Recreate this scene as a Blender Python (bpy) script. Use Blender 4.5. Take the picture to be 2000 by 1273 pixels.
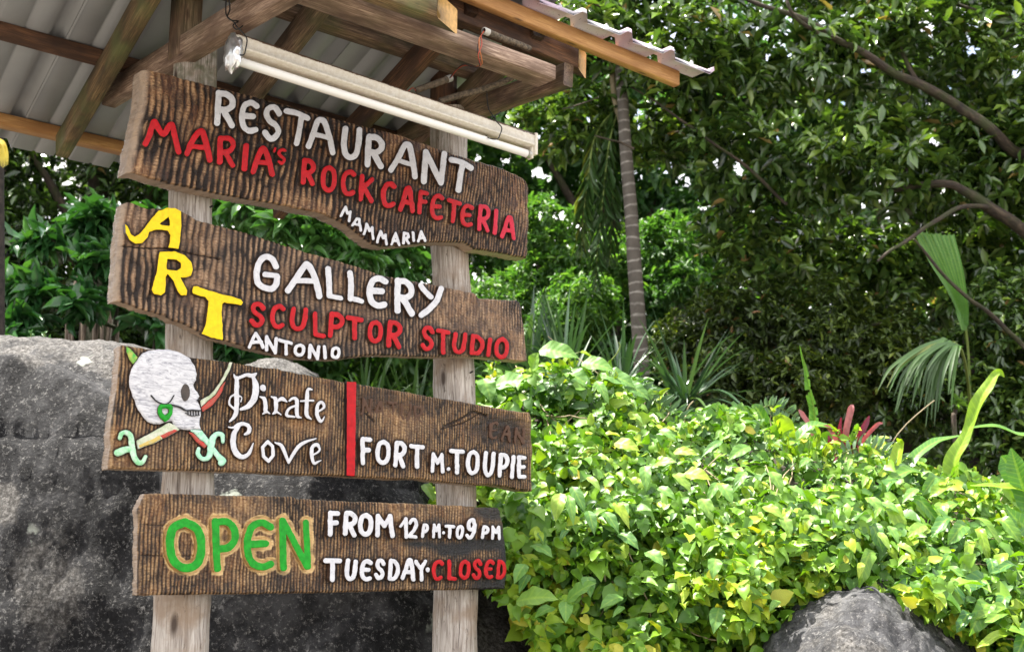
import bpy, math, random
import numpy as np
from mathutils import Vector

rng = np.random.default_rng(7)
random.seed(7)
scene = bpy.context.scene
for o in list(bpy.data.objects):
    bpy.data.objects.remove(o)
COL = scene.collection

# ------------------------------------------------------------------ camera, sky, sun, exposure
F = 2400.0                      # focal length in pixels of the 2000 px wide photograph
CX, CY = 1000.0, 636.5
PITCH = math.atan((1140 - CY) / F)
CAM = np.array([0.0, 0.0, 1.6])
cd = bpy.data.cameras.new("camera")
cam = bpy.data.objects.new("camera", cd)
COL.objects.link(cam)
cam.location = CAM
cam.rotation_euler = (math.pi / 2 + PITCH, 0, 0)
cd.sensor_width = 36
cd.lens = F / 2000 * 36
cd.clip_start = 0.05
cd.clip_end = 600
cd.dof.use_dof = True
cd.dof.focus_distance = 4.15
cd.dof.aperture_fstop = 5.0
scene.camera = cam

SUN_EL = math.radians(66)
SUN_DIR = np.array([-0.86, 0.36, 0.0])
SUN_DIR /= np.linalg.norm(SUN_DIR)
world = bpy.data.worlds.new("World")
scene.world = world
world.use_nodes = True
wn = world.node_tree
bg = wn.nodes["Background"]
sky = wn.nodes.new("ShaderNodeTexSky")
sky.sky_type = 'NISHITA'
sky.sun_disc = False
sky.sun_elevation = SUN_EL
sky.sun_rotation = math.atan2(SUN_DIR[0], SUN_DIR[1])
sky.dust_density = 3.0
sky.air_density = 1.0
# broken bright cloud over the blue, the same all round
_tc = wn.nodes.new("ShaderNodeTexCoord")
_mp = wn.nodes.new("ShaderNodeMapping"); _mp.inputs['Scale'].default_value = (1.6, 1.6, 3.2)
_cl = wn.nodes.new("ShaderNodeTexNoise"); _cl.inputs['Scale'].default_value = 2.2; _cl.inputs['Detail'].default_value = 7; _cl.inputs['Roughness'].default_value = .58
_cr = wn.nodes.new("ShaderNodeValToRGB")
_cr.color_ramp.elements[0].position = .36; _cr.color_ramp.elements[1].position = .60
_mx = wn.nodes.new("ShaderNodeMix"); _mx.data_type = 'RGBA'
wn.links.new(_tc.outputs['Generated'], _mp.inputs['Vector']); wn.links.new(_mp.outputs[0], _cl.inputs['Vector'])
wn.links.new(_cl.outputs[0], _cr.inputs[0]); wn.links.new(_cr.outputs[0], _mx.inputs[0])
wn.links.new(sky.outputs[0], _mx.inputs[6]); _mx.inputs[7].default_value = (9.0, 8.6, 8.1, 1)
wn.links.new(_mx.outputs[2], bg.inputs[0])
bg.inputs[1].default_value = 0.112
sd = bpy.data.lights.new("sun", 'SUN')
sd.energy = 5.0
sd.angle = math.radians(0.6)
sd.color = (1.0, 0.95, 0.86)
sun = bpy.data.objects.new("sun", sd)
COL.objects.link(sun)
tosun = Vector((SUN_DIR[0] * math.cos(SUN_EL), SUN_DIR[1] * math.cos(SUN_EL), math.sin(SUN_EL)))
sun.rotation_euler = tosun.to_track_quat('Z', 'Y').to_euler()
sun.location = (-6, 4, 12)
scene.view_settings.view_transform = 'Standard'
scene.view_settings.look = 'None'
scene.view_settings.gamma = 1
scene.view_settings.exposure = 1.76
scene.view_settings.use_curve_mapping = False
scene.render.engine = 'CYCLES'
scene.cycles.max_bounces = 8
scene.cycles.transmission_bounces = 4

# ------------------------------------------------------------------ projection helpers
SP, CP = math.sin(PITCH), math.cos(PITCH)


def rays(x, y):
    x = np.asarray(x, float); y = np.asarray(y, float)
    dx = (x - CX) / F; dy = (CY - y) / F
    return np.stack([dx, CP - dy * SP, SP + dy * CP], -1)


def at(x, y, Y):
    """world point seen at photo pixel x,y standing at world depth Y"""
    r = rays(x, y)
    Y = np.asarray(Y, float)
    return CAM + r * (Y / r[..., 1])[..., None]


D = np.array([.77, .638, 0]); D /= np.linalg.norm(D)     # along the signboards
N = np.array([D[1], -D[0], 0])                             # out of their faces
UP = np.array([0, 0, 1.0])
P0 = at(352, 1140, 3.8)


def onq(x, y, q=0.0):
    """point on the vertical plane parallel to the boards, q metres in front of them"""
    r = rays(x, y)
    t = ((P0 + N * 0 - CAM) @ N + q) / (r @ N)
    return CAM + r * np.asarray(t)[..., None]


def sqh(s, q, h):
    return P0 * np.array([1, 1, 0]) + D * s + N * q + UP * h


def project(P):
    v = P - CAM
    dep = v[..., 1] * CP + v[..., 2] * SP
    upc = -v[..., 1] * SP + v[..., 2] * CP
    return CX + F * v[..., 0] / dep, CY - F * upc / dep, dep


# ------------------------------------------------------------------ numpy noise
_perm = np.random.default_rng(3).random(65536).astype(np.float32)


def _h(ix, iy, iz):
    k = (ix * 73856093) ^ (iy * 19349663) ^ (iz * 83492791)
    return _perm[(k & 0x7fffffff) % 65521]


def vnoise(P):
    P = np.asarray(P, float)
    i = np.floor(P).astype(np.int64); f = P - i
    f = f * f * (3 - 2 * f)
    x, y, z = i[..., 0], i[..., 1], i[..., 2]
    fx, fy, fz = f[..., 0], f[..., 1], f[..., 2]
    def L(a, b, t): return a + (b - a) * t
    c = [[[_h(x + a, y + b, z + d) for d in (0, 1)] for b in (0, 1)] for a in (0, 1)]
    r = L(L(L(c[0][0][0], c[1][0][0], fx), L(c[0][1][0], c[1][1][0], fx), fy),
          L(L(c[0][0][1], c[1][0][1], fx), L(c[0][1][1], c[1][1][1], fx), fy), fz)
    return r * 2 - 1


def fbm(P, o=4, lac=2.03, g=.5):
    a, s, t = 1.0, 0.0, 0.0
    P = np.asarray(P, float)
    for k in range(o):
        s = s + a * vnoise(P + 17.3 * k); t += a; a *= g; P = P * lac
    return s / t


def v3(a, b, c=0.0):
    a = np.asarray(a, float); b = np.asarray(b, float)
    return np.stack(np.broadcast_arrays(a, b, np.asarray(c, float)), -1)


def sstep(a, b, x):
    t = np.clip((x - a) / (b - a), 0, 1)
    return t * t * (3 - 2 * t)


# ------------------------------------------------------------------ objects
def tag(o, label=None, cat=None, group=None, kind=None):
    if label: o['label'] = label
    if cat: o['category'] = cat
    if group: o['group'] = group
    if kind: o['kind'] = kind
    return o


def thing(name, loc, label, cat, group=None):
    o = bpy.data.objects.new(name, None)
    o.empty_display_size = .1
    COL.objects.link(o)
    o.location = [float(c) for c in loc]
    return tag(o, label, cat, group)


def link(name, me, parent=None):
    o = bpy.data.objects.new(name, me)
    COL.objects.link(o)
    if parent is not None:
        o.parent = parent
    return o


def wloc(o):
    p = np.zeros(3)
    while o is not None:
        p += np.array(o.location); o = o.parent
    return p


def raw_mesh(name, V, faces, mats=(), mi=None, smooth=True, attrs=None):
    """faces: (M,k) array or list of such arrays / lists of index tuples"""
    me = bpy.data.meshes.new(name)
    V = np.asarray(V, np.float32)
    if isinstance(faces, np.ndarray): faces = [faces]
    loops, starts, n = [], [], 0
    for fa in faces:
        if isinstance(fa, np.ndarray) and fa.ndim == 2:
            if len(fa) == 0: continue
            m, k = fa.shape
            loops.append(fa.ravel()); starts.append(n + np.arange(m) * k); n += m * k
        else:
            for f in fa:
                loops.append(np.array(f)); starts.append(np.array([n])); n += len(f)
    loops = np.concatenate(loops).astype(np.int32); starts = np.concatenate(starts).astype(np.int32)
    me.vertices.add(len(V)); me.vertices.foreach_set('co', V.ravel())
    me.loops.add(len(loops)); me.loops.foreach_set('vertex_index', loops)
    me.polygons.add(len(starts)); me.polygons.foreach_set('loop_start', starts)
    for m in mats: me.materials.append(m)
    if mi is not None: me.polygons.foreach_set('material_index', np.asarray(mi, np.int32))
    me.update(calc_edges=True)
    if smooth is True:
        me.polygons.foreach_set('use_smooth', np.ones(len(starts), bool))
    elif isinstance(smooth, np.ndarray):
        me.polygons.foreach_set('use_smooth', smooth)
    if attrs:
        for k, a in attrs.items():
            a = np.asarray(a, np.float32)
            if a.ndim == 1:
                at_ = me.attributes.new(k, 'FLOAT', 'POINT'); at_.data.foreach_set('value', a)
            else:
                at_ = me.attributes.new(k, 'FLOAT_VECTOR', 'POINT'); at_.data.foreach_set('vector', a.ravel())
    return me


def mesh(name, V, faces, mats=(), parent=None, mi=None, smooth=True, attrs=None, label=None, kind=None):
    V = np.asarray(V, float)
    if parent is not None: V = V - wloc(parent)
    if not isinstance(mats, (list, tuple)): mats = (mats,)
    o = link(name, raw_mesh(name, V, faces, mats, mi, smooth, attrs), parent)
    if label: o['label'] = label
    if kind: o['kind'] = kind
    return o


def solo(name, V, faces, mats, label, cat, group=None, **k):
    """a thing that is one mesh: origin moved to its base"""
    V = np.asarray(V, float)
    c = V.mean(0).copy(); c[2] = V[:, 2].min()
    o = mesh(name, V - c, faces, mats, None, **k)
    o.location = c
    return tag(o, label, cat, group)


def grid_faces(nu, nv, wrap_u=False):
    """grid index i*nv+j"""
    i = np.arange(nu if wrap_u else nu - 1)[:, None]; j = np.arange(nv - 1)[None]
    i2 = (i + 1) % nu
    return np.stack([i * nv + j, i2 * nv + j, i2 * nv + j + 1, i * nv + j + 1], -1).reshape(-1, 4)


def catmull(P, n=8, closed=False):
    P = np.asarray(P, float)
    if len(P) < 3: 
        t = np.linspace(0, 1, n + 1)[:, None]
        return P[0] + (P[-1] - P[0]) * t
    if closed: Q = np.vstack([P[-1], P, P[:2]])
    else: Q = np.vstack([2 * P[0] - P[1], P, 2 * P[-1] - P[-2]])
    out = []
    t = np.linspace(0, 1, n, endpoint=False)[:, None]
    for k in range(1, len(Q) - 2):
        a, b, c, d = Q[k - 1], Q[k], Q[k + 1], Q[k + 2]
        out.append(.5 * ((2 * b) + (c - a) * t + (2 * a - 5 * b + 4 * c - d) * t ** 2 + (3 * b - a - 3 * c + d) * t ** 3))
    if not closed: out.append(P[-1:])
    return np.vstack(out)


def tube(path, rad, nseg=10, caps=True, noise=0.0, nf=6.0, seed=0.0):
    """V, faces, gc(grain coords) of a tube along a world path"""
    P = np.asarray(path, float); n = len(P)
    R = np.broadcast_to(np.asarray(rad, float), (n,)).copy()
    T = np.gradient(P, axis=0); T /= np.linalg.norm(T, axis=1)[:, None] + 1e-12
    ref = np.array([0, 0, 1.0]) if abs(T[:, 2]).mean() < .8 else np.array([1.0, 0, 0])
    A = np.cross(T, ref); A /= np.linalg.norm(A, axis=1)[:, None] + 1e-12
    B = np.cross(T, A)
    L = np.concatenate([[0], np.cumsum(np.linalg.norm(np.diff(P, axis=0), axis=1))])
    th = np.linspace(0, 2 * np.pi, nseg, endpoint=False)
    c, s = np.cos(th)[None, :, None], np.sin(th)[None, :, None]
    rr = R[:, None] * np.ones((1, nseg))
    if noise:
        rr = rr * (1 + noise * fbm(v3(np.cos(th)[None] * 1.1 + seed, np.sin(th)[None] * 1.1, L[:, None] * nf), 4))
    V = P[:, None] + rr[..., None] * (A[:, None] * c + B[:, None] * s)
    gc = np.stack([np.broadcast_to(L[:, None], rr.shape), R.mean() * np.cos(th)[None] * np.ones((n, 1)),
                   R.mean() * np.sin(th)[None] * np.ones((n, 1)) + seed], -1)
    Fq = grid_faces(n, nseg)[:, ::-1]
    # wrap
    i = np.arange(n - 1)[:, None]
    w = np.stack([i * nseg + nseg - 1, (i + 1) * nseg + nseg - 1, (i + 1) * nseg, i * nseg], -1).reshape(-1, 4)[:, ::-1]
    faces = [Fq, w]
    if caps:
        faces.append([tuple(range(nseg)), tuple(range(n * nseg - 1, (n - 1) * nseg - 1, -1))])
    return V.reshape(-1, 3), faces, gc.reshape(-1, 3)


def beam(A, B, up_h, side, d, seed=0.0, ch=.004, miter=0.0):
    """timber whose lower edge runs A->B; rises up_h, goes back by d along 'side'. chamfered, slightly uneven"""
    A = np.asarray(A, float); B = np.asarray(B, float); side = np.asarray(side, float)
    ax = B - A; L = np.linalg.norm(ax); ax /= L
    side = side - ax * (side @ ax); side /= np.linalg.norm(side)
    up = np.cross(ax, side); up *= np.sign(up[2]) if abs(up[2]) > .05 else 1
    n = max(6, int(L / .08))
    t = np.linspace(0, L, n)
    sec = [(ch, 0), (d - ch, 0), (d, ch), (d, up_h - ch), (d - ch, up_h), (ch, up_h), (0, up_h - ch), (0, ch)]
    a = np.array([p[0] for p in sec]); b = np.array([p[1] for p in sec])
    wob = .0022
    w1 = wob * fbm(v3(t * 3.1, seed, 0), 2); w2 = wob * fbm(v3(t * 2.7, seed, 9), 2)
    tt = np.repeat(t[:, None], 8, 1)
    if miter: tt[-1] = L + miter * a
    V = A + tt[..., None] * ax + (a[None] + w1[:, None])[..., None] * side + (b[None] + w2[:, None])[..., None] * up
    gc = np.stack([tt, np.broadcast_to(a[None] + seed * 3.7, (n, 8)), np.broadcast_to(b[None] + seed * 1.3, (n, 8))], -1)
    Fq = grid_faces(n, 8)
    i = np.arange(n - 1)[:, None]
    w = np.stack([i * 8 + 7, (i + 1) * 8 + 7, (i + 1) * 8, i * 8], -1).reshape(-1, 4)
    faces = [Fq, w, [tuple(range(7, -1, -1)), tuple(range((n - 1) * 8, n * 8))]]
    return V.reshape(-1, 3), faces, gc.reshape(-1, 3)


# ------------------------------------------------------------------ materials
class M:
    def __init__(s, name):
        s.m = bpy.data.materials.new(name); s.m.use_nodes = True
        s.t = s.m.node_tree; s.b = s.t.nodes["Principled BSDF"]; s.out = s.t.nodes["Material Output"]
    def n(s, kind, **k):
        nd = s.t.nodes.new('ShaderNode' + kind)
        for a, v in k.items():
            if a.startswith('i_'):
                nd.inputs[a[2:].replace('_', ' ')].default_value = v
            else: setattr(nd, a, v)
        return nd
    def l(s, a, b): s.t.links.new(a, b)
    def attr(s, name): return s.n('Attribute', attribute_name=name)
    def mapping(s, src, scale, loc=(0, 0, 0)):
        m = s.n('Mapping'); m.inputs['Scale'].default_value = scale; m.inputs['Location'].default_value = loc
        s.l(src, m.inputs['Vector']); return m.outputs[0]
    def noise(s, vec, scale, detail=4, rough=.55, dist=0):
        nd = s.n('TexNoise'); s.l(vec, nd.inputs['Vector'])
        nd.inputs['Scale'].default_value = scale; nd.inputs['Detail'].default_value = detail
        nd.inputs['Roughness'].default_value = rough; nd.inputs['Distortion'].default_value = dist
        return nd.outputs[0]
    def ramp(s, fac, stops, interp='LINEAR'):
        r = s.n('ValToRGB'); r.color_ramp.interpolation = interp
        e = r.color_ramp.elements
        while len(e) < len(stops): e.new(.5)
        for k, (p, c) in enumerate(stops):
            e[k].position = p; e[k].color = (*c, 1) if len(c) == 3 else c
        s.l(fac, r.inputs[0]); return r.outputs[0]
    def mix(s, fac, a, b, mode='MIX'):
        m = s.n('Mix', data_type='RGBA', blend_type=mode)
        for src, sock in ((fac, m.inputs[0]), (a, m.inputs[6]), (b, m.inputs[7])):
            if isinstance(src, (int, float)): sock.default_value = src
            elif isinstance(src, tuple): sock.default_value = (*src, 1)
            else: s.l(src, sock)
        return m.outputs[2]
    def math(s, op, a, b=0.0, clamp=False):
        m = s.n('Math', operation=op, use_clamp=clamp)
        for k, v in enumerate((a, b)):
            if isinstance(v, (int, float)): m.inputs[k].default_value = v
            else: s.l(v, m.inputs[k])
        return m.outputs[0]
    def bump(s, h, strength=.3, dist=.01):
        b = s.n('Bump'); b.inputs['Strength'].default_value = strength; b.inputs['Distance'].default_value = dist
        s.l(h, b.inputs['Height']); s.l(b.outputs[0], s.b.inputs['Normal']); return b
    def col(s, c): s.l(c, s.b.inputs['Base Color'])


def black(v): return (v, v, v)


def mat_timber(name, light, mid, dark, green=0.0, rough=.75):
    m = M(name); g = m.attr('gc').outputs['Vector']
    a = m.noise(m.mapping(g, (1.6, 34, 34)), 6, 6, .68, .9)
    c = m.ramp(a, [(.36, dark), (.5, mid), (.62, light)])
    b = m.noise(m.mapping(g, (2.5, 8, 8)), 2.2, 3)
    c = m.mix(m.ramp(b, [(.35, black(1)), (.62, black(0))]), c, dark)
    k = m.noise(g, 5.0, 5)
    if green:
        c = m.mix(m.ramp(k, [(.45, black(0)), (.68, black(green))]), c, (.10, .13, .04))
    knot = m.n('TexVoronoi'); m.l(m.mapping(g, (3.2, 12, 12)), knot.inputs['Vector']); knot.inputs['Scale'].default_value = 1.3
    kk = m.ramp(knot.outputs['Distance'], [(.06, black(1)), (.13, black(0))])
    c = m.mix(m.math('MULTIPLY', kk, .75), c, (.05, .022, .012))
    m.col(c); m.b.inputs['Roughness'].default_value = rough
    m.bump(a, .45, .004)
    return m.m


def mat_post():
    m = M('weathered_pole_wood'); g = m.attr('gc').outputs['Vector']
    a = m.noise(m.mapping(g, (1.6, 26, 26)), 4, 6, .62, 1.0)
    c = m.ramp(a, [(.28, (.09, .065, .05)), (.42, (.27, .23, .20)), (.56, (.45, .405, .365)), (.8, (.60, .56, .52))])
    b = m.noise(g, 7, 5, .6)
    c = m.mix(m.ramp(b, [(.46, black(0)), (.64, black(.85))]), c, (.25, .18, .125))
    kv = m.n('TexVoronoi'); m.l(m.mapping(g, (2.2, 7, 7)), kv.inputs['Vector']); kv.inputs['Scale'].default_value = 1.4
    c = m.mix(m.ramp(kv.outputs['Distance'], [(.07, black(.95)), (.15, black(0))]), c, (.045, .028, .02))
    sp = m.noise(m.mapping(g, (1, 3, 3)), 20, 4, .7)
    c = m.mix(m.ramp(sp, [(.60, black(0)), (.70, black(.85))]), c, (.05, .03, .02))
    ck = m.noise(m.mapping(g, (.9, 42, 42)), 2.6, 5, .7, .5)
    c = m.mix(m.ramp(ck, [(.33, black(.9)), (.40, black(0))]), c, (.07, .05, .04))
    wet = m.attr('moss').outputs['Fac']
    k = m.noise(g, 24, 4)
    c = m.mix(m.math('MULTIPLY', m.ramp(k, [(.4, black(0)), (.6, black(1))]), wet), c, (.075, .085, .03))
    m.col(c); m.b.inputs['Roughness'].default_value = .8
    m.bump(a, .6, .006)
    return m.m


def mat_board(name, dark, mid, light, amber, hue2, gloss=.38, cream=0.0, char=0.0, side_col=(.40, .31, .235)):
    """carved varnished plank: worn crests painted as lit, stained grooves painted as shaded, halo = fresh-cut band round letters"""
    m = M(name); g = m.attr('gc').outputs['Vector']
    st = m.noise(m.mapping(g, (62, 22, 1)), 1.0, 6, .7, .8)
    big = m.noise(m.mapping(g, (5, 4, 1)), 1.0, 4, .6, .5)
    fine = m.noise(m.mapping(g, (60, 160, 1)), 1.2, 4, .7)
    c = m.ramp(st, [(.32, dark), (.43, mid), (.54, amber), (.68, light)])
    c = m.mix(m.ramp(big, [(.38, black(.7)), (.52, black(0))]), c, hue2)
    wear_light = m.attr('wear_light').outputs['Fac']
    c = m.mix(m.math('MULTIPLY', wear_light, m.ramp(fine, [(.35, black(.25)), (.6, black(1))])), c, light)
    deep = m.attr('stain_shade').outputs['Fac']
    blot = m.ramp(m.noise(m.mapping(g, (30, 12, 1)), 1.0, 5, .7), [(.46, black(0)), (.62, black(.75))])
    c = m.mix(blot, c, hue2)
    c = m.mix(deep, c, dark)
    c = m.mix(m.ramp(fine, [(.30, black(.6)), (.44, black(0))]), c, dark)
    c = m.mix(m.math('MULTIPLY', m.attr('side').outputs['Fac'], m.ramp(st, [(.3, black(.5)), (.6, black(1))])), c, side_col)
    if cream:
        c = m.mix(m.math('MULTIPLY', m.attr('cream').outputs['Fac'], m.ramp(fine, [(.2, black(.55)), (.5, black(cream))])), c, (.74, .52, .25))
    if char:
        c = m.mix(m.attr('char').outputs['Fac'], c, (.012, .012, .014))
    m.col(c)
    r = m.ramp(fine, [(.3, black(gloss + .25)), (.7, black(gloss - .08))]); m.l(r, m.b.inputs['Roughness'])
    m.b.inputs['Specular IOR Level'].default_value = .18
    m.b.inputs['Coat Weight'].default_value = .38
    m.b.inputs['Coat Roughness'].default_value = .13
    m.bump(m.math('ADD', fine, m.math('MULTIPLY', st, .8)), .8, .006)
    m.l(m.t.nodes['Bump'].outputs[0], m.b.inputs['Coat Normal'])
    return m.m


def mat_paint(name, c1, c2, rough=.42):
    m = M(name); tc = m.n('TexCoord').outputs['Object']
    a = m.noise(m.mapping(tc, (1, 1, 1)), 55, 5, .6)
    b = m.noise(tc, 9, 3)
    c = m.mix(m.ramp(a, [(.35, black(1)), (.65, black(0))]), c1, c2)
    c = m.mix(m.ramp(m.noise(tc, 160, 4, .7), [(.31, black(.85)), (.38, black(0))]), c, tuple(v * .28 + .01 for v in c2))
    m.col(c); m.b.inputs['Roughness'].default_value = rough
    m.b.inputs['Specular IOR Level'].default_value = .22
    m.bump(a, .12, .001)
    return m.m


def mat_flat(name, c, rough=.6, metal=0.0, var=.25, scale=20, bump=.0):
    m = M(name); tc = m.n('TexCoord').outputs['Object']
    a = m.noise(tc, scale, 5, .6)
    m.col(m.mix(m.ramp(a, [(.35, black(1)), (.65, black(0))]), c, tuple(v * (1 - var) for v in c)))
    m.b.inputs['Roughness'].default_value = rough; m.b.inputs['Metallic'].default_value = metal
    if bump: m.bump(a, bump, .005)
    return m.m


def mat_leaf(name, stops, rough=.38, trans=.4, glow=(1.0, 1.0, .35), veins=0.0, spec=.5):
    """tint attribute picks the colour of a leaf; translucent so that back light shines through"""
    m = M(name)
    t = m.attr('tint').outputs['Fac']
    c = m.ramp(t, stops)
    tc = m.n('TexCoord').outputs['Object']
    a = m.noise(tc, 30, 3)
    c = m.mix(m.ramp(a, [(.3, black(.35)), (.6, black(0))]), c, tuple(v * .55 for v in stops[len(stops) // 2][1]))
    if veins:
        luv = m.attr('luv').outputs['Vector']
        sx = m.n('SeparateXYZ'); m.l(luv, sx.inputs[0])
        ph = m.math('ADD', m.math('MULTIPLY', sx.outputs[1], 90.0), m.math('MULTIPLY', m.math('ABSOLUTE', sx.outputs[0]), -14.0))
        w = m.math('SINE', ph)
        c = m.mix(m.math('MULTIPLY', m.ramp(w, [(.6, black(0)), (1.0, black(1))]), veins), c, tuple(min(1, v * 1.9 + .02) for v in stops[-1][1]))
        mid = m.ramp(m.math('ABSOLUTE', sx.outputs[0]), [(.04, black(1)), (.09, black(0))])
        c = m.mix(m.math('MULTIPLY', mid, veins * 1.6), c, tuple(min(1, v * 2 + .04) for v in stops[-1][1]))
        m.bump(w, .10, .003)
    m.col(c)
    m.b.inputs['Roughness'].default_value = rough
    m.b.inputs['Specular IOR Level'].default_value = spec
    tr = m.n('BsdfTranslucent'); m.l(m.mix(1.0, c, glow, 'MULTIPLY'), tr.inputs[0])
    g2 = m.n('Gamma'); 
    mx = m.n('MixShader'); mx.inputs[0].default_value = trans
    m.l(m.b.outputs[0], mx.inputs[1]); m.l(tr.outputs[0], mx.inputs[2]); m.l(mx.outputs[0], m.out.inputs[0])
    m.t.nodes.remove(g2)
    return m.m


def mat_rock(name, lichen=1.0, base=((.012, .012, .013), (.045, .045, .047), (.11, .11, .11))):
    m = M(name); tc = m.n('TexCoord').outputs['Object']
    a = m.noise(tc, 9, 8, .72)
    big_ = m.noise(tc, 2.6, 6, .65)
    c = m.ramp(m.math('ADD', m.math('MULTIPLY', a, .6), m.math('MULTIPLY', big_, .4)), [(.40, base[0]), (.5, base[1]), (.60, base[2])])
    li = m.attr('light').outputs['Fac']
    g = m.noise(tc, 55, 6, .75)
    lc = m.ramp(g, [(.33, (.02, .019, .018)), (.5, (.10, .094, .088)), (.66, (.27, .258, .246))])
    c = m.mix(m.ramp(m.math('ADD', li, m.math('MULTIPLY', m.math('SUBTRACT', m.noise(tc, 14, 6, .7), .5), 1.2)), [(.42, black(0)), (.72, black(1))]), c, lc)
    sp = m.noise(tc, 48, 7, .85)
    c = m.mix(m.ramp(sp, [(.545, black(0)), (.60, black(.85))]), c, (.22, .214, .208))
    sp2 = m.noise(tc, 42, 4, .7)
    c = m.mix(m.ramp(sp2, [(.28, black(.8)), (.38, black(0))]), c, (.008, .008, .009))
    v = m.n('TexVoronoi'); v.inputs['Scale'].default_value = 3.3
    dst = m.n('VectorMath', operation='ADD'); m.l(tc, dst.inputs[0])
    nn = m.n('TexNoise'); nn.inputs['Scale'].default_value = 12; nn.inputs['Detail'].default_value = 5; m.l(tc, nn.inputs['Vector'])
    sc = m.n('VectorMath', operation='SCALE'); sc.inputs['Scale'].default_value = .22; m.l(nn.outputs['Color'], sc.inputs[0]); m.l(sc.outputs[0], dst.inputs[1])
    m.l(dst.outputs[0], v.inputs['Vector'])
    pt = m.math('MULTIPLY', m.ramp(v.outputs['Distance'], [(.11, black(1)), (.16, black(0))]), m.ramp(m.noise(tc, 2.2, 2), [(.50, black(0)), (.56, black(lichen))]))
    c = m.mix(pt, c, (.50, .54, .47))
    m.col(c); m.b.inputs['Roughness'].default_value = .8; m.b.inputs['Specular IOR Level'].default_value = .15
    m.bump(m.math('ADD', m.math('MULTIPLY', a, 1.0), m.math('MULTIPLY', g, .8)), .9, .02)
    return m.m


MT_OLD = mat_timber('weathered_timber', (.34, .235, .155), (.18, .108, .066), (.06, .034, .022), green=.35)
MT_GREEN = mat_timber('mossy_timber', (.30, .20, .10), (.16, .10, .045), (.06, .04, .018), green=.8)
MT_DARK = mat_timber('dark_timber', (.20, .095, .045), (.11, .05, .025), (.04, .018, .01))
MT_NEW = mat_timber('fresh_pine', (.56, .32, .12), (.48, .25, .085), (.33, .155, .05), rough=.6)
MT_GREY = mat_timber('greyed_timber', (.50, .37, .28), (.30, .20, .145), (.12, .072, .05), green=.12)
MT_END = mat_flat('cut_end_grain', (.62, .36, .12), .7, var=.35, scale=60)
M_POST = mat_post()
M_WHITE = mat_paint('white_letter_paint', (.64, .64, .675), (.54, .54, .58))
M_SKULL = M('brushed_white_skull_paint')
_tc = M_SKULL.n('TexCoord').outputs['Object']
_a = M_SKULL.noise(M_SKULL.mapping(_tc, (16, 16, 70)), 1.4, 6, .7, 1.6)
M_SKULL.col(M_SKULL.ramp(_a, [(.36, (.27, .27, .31)), (.46, (.50, .50, .54)), (.56, (.64, .64, .67))]))
M_SKULL.b.inputs['Roughness'].default_value = .55; M_SKULL.bump(_a, .35, .003); M_SKULL = M_SKULL.m
M_RED = mat_paint('red_letter_paint', (.50, .004, .010), (.36, .003, .007))
M_PINKRED = mat_paint('faded_red_letter_paint', (.58, .018, .05), (.46, .010, .03))
M_YEL = mat_paint('yellow_letter_paint', (.86, .62, .006), (.78, .52, .004))
M_GRN = mat_paint('green_letter_paint', (.012, .33, .02), (.006, .21, .012))
M_LGRN = mat_paint('pale_green_paint', (.22, .56, .28), (.55, .72, .58))
M_MINT = mat_paint('mint_paint', (.28, .62, .42), (.50, .74, .60))
M_LEAFG = mat_paint('leaf_green_paint', (.05, .40, .06), (.42, .45, .10))
M_STEEL = mat_paint('pale_blade_paint', (.62, .62, .52), (.40, .48, .30))
M_DYEL = mat_paint('dirty_yellow_paint', (.62, .42, .05), (.50, .44, .22))
M_DRED = mat_paint('dirty_red_paint', (.50, .05, .04), (.34, .10, .07))
M_EDGE = mat_flat('dark_letter_side', (.085, .045, .028), .5, var=.5, scale=80, bump=.3)
M_CREAM = mat_flat('fresh_cut_letter_side', (.55, .36, .14), .55, var=.45, scale=90, bump=.3)
M_INK = mat_flat('black_carved_line', (.012, .011, .012), .6)
M_SOCKET = mat_flat('eye_socket_brown', (.055, .038, .03), .5, var=.6, scale=70)
M_SHEET = M('painted_roof_sheet')
_tc = M_SHEET.n('TexCoord').outputs['Object']
M_SHEET.col(M_SHEET.mix(M_SHEET.ramp(M_SHEET.noise(_tc, 3, 4), [(.35, black(1)), (.65, black(0))]), (.33, .34, .355), (.265, .272, .285)))
M_SHEET.b.inputs['Roughness'].default_value = .42
M_SHEET = M_SHEET.m
M_FLASH = M('pinkish_flashing')
_tc = M_FLASH.n('TexCoord').outputs['Object']
_c = M_FLASH.mix(M_FLASH.ramp(M_FLASH.noise(_tc, 7, 3), [(.4, black(0)), (.6, black(1))]), (.50, .48, .49), (.47, .35, .41))
_c = M_FLASH.mix(M_FLASH.ramp(M_FLASH.noise(_tc, 120, 2), [(.30, black(1)), (.34, black(0))]), _c, (.10, .08, .09))
M_FLASH.col(_c); M_FLASH.b.inputs['Roughness'].default_value = .5; M_FLASH = M_FLASH.m
M_TUBE = mat_flat('milky_tube_glass', (.80, .79, .77), .18, var=.04)
M_FOIL = mat_flat('aluminium_foil', (.80, .82, .86), .28, metal=.9, var=.1)
M_CORD = mat_flat('black_cord', (.012, .012, .013), .55)
M_WRED = mat_flat('red_wire', (.40, .05, .02), .45)
M_WORANGE = mat_flat('orange_wire', (.55, .16, .04), .45)
M_PIPE = mat_flat('mossy_pipe', (.16, .12, .08), .8, var=.75, scale=90, bump=.8)
M_PIPEEND = mat_flat('pale_pipe_end', (.52, .50, .45), .6, var=.3)
M_SCREW = mat_flat('steel_screw', (.55, .55, .56), .35, metal=.8)
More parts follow.
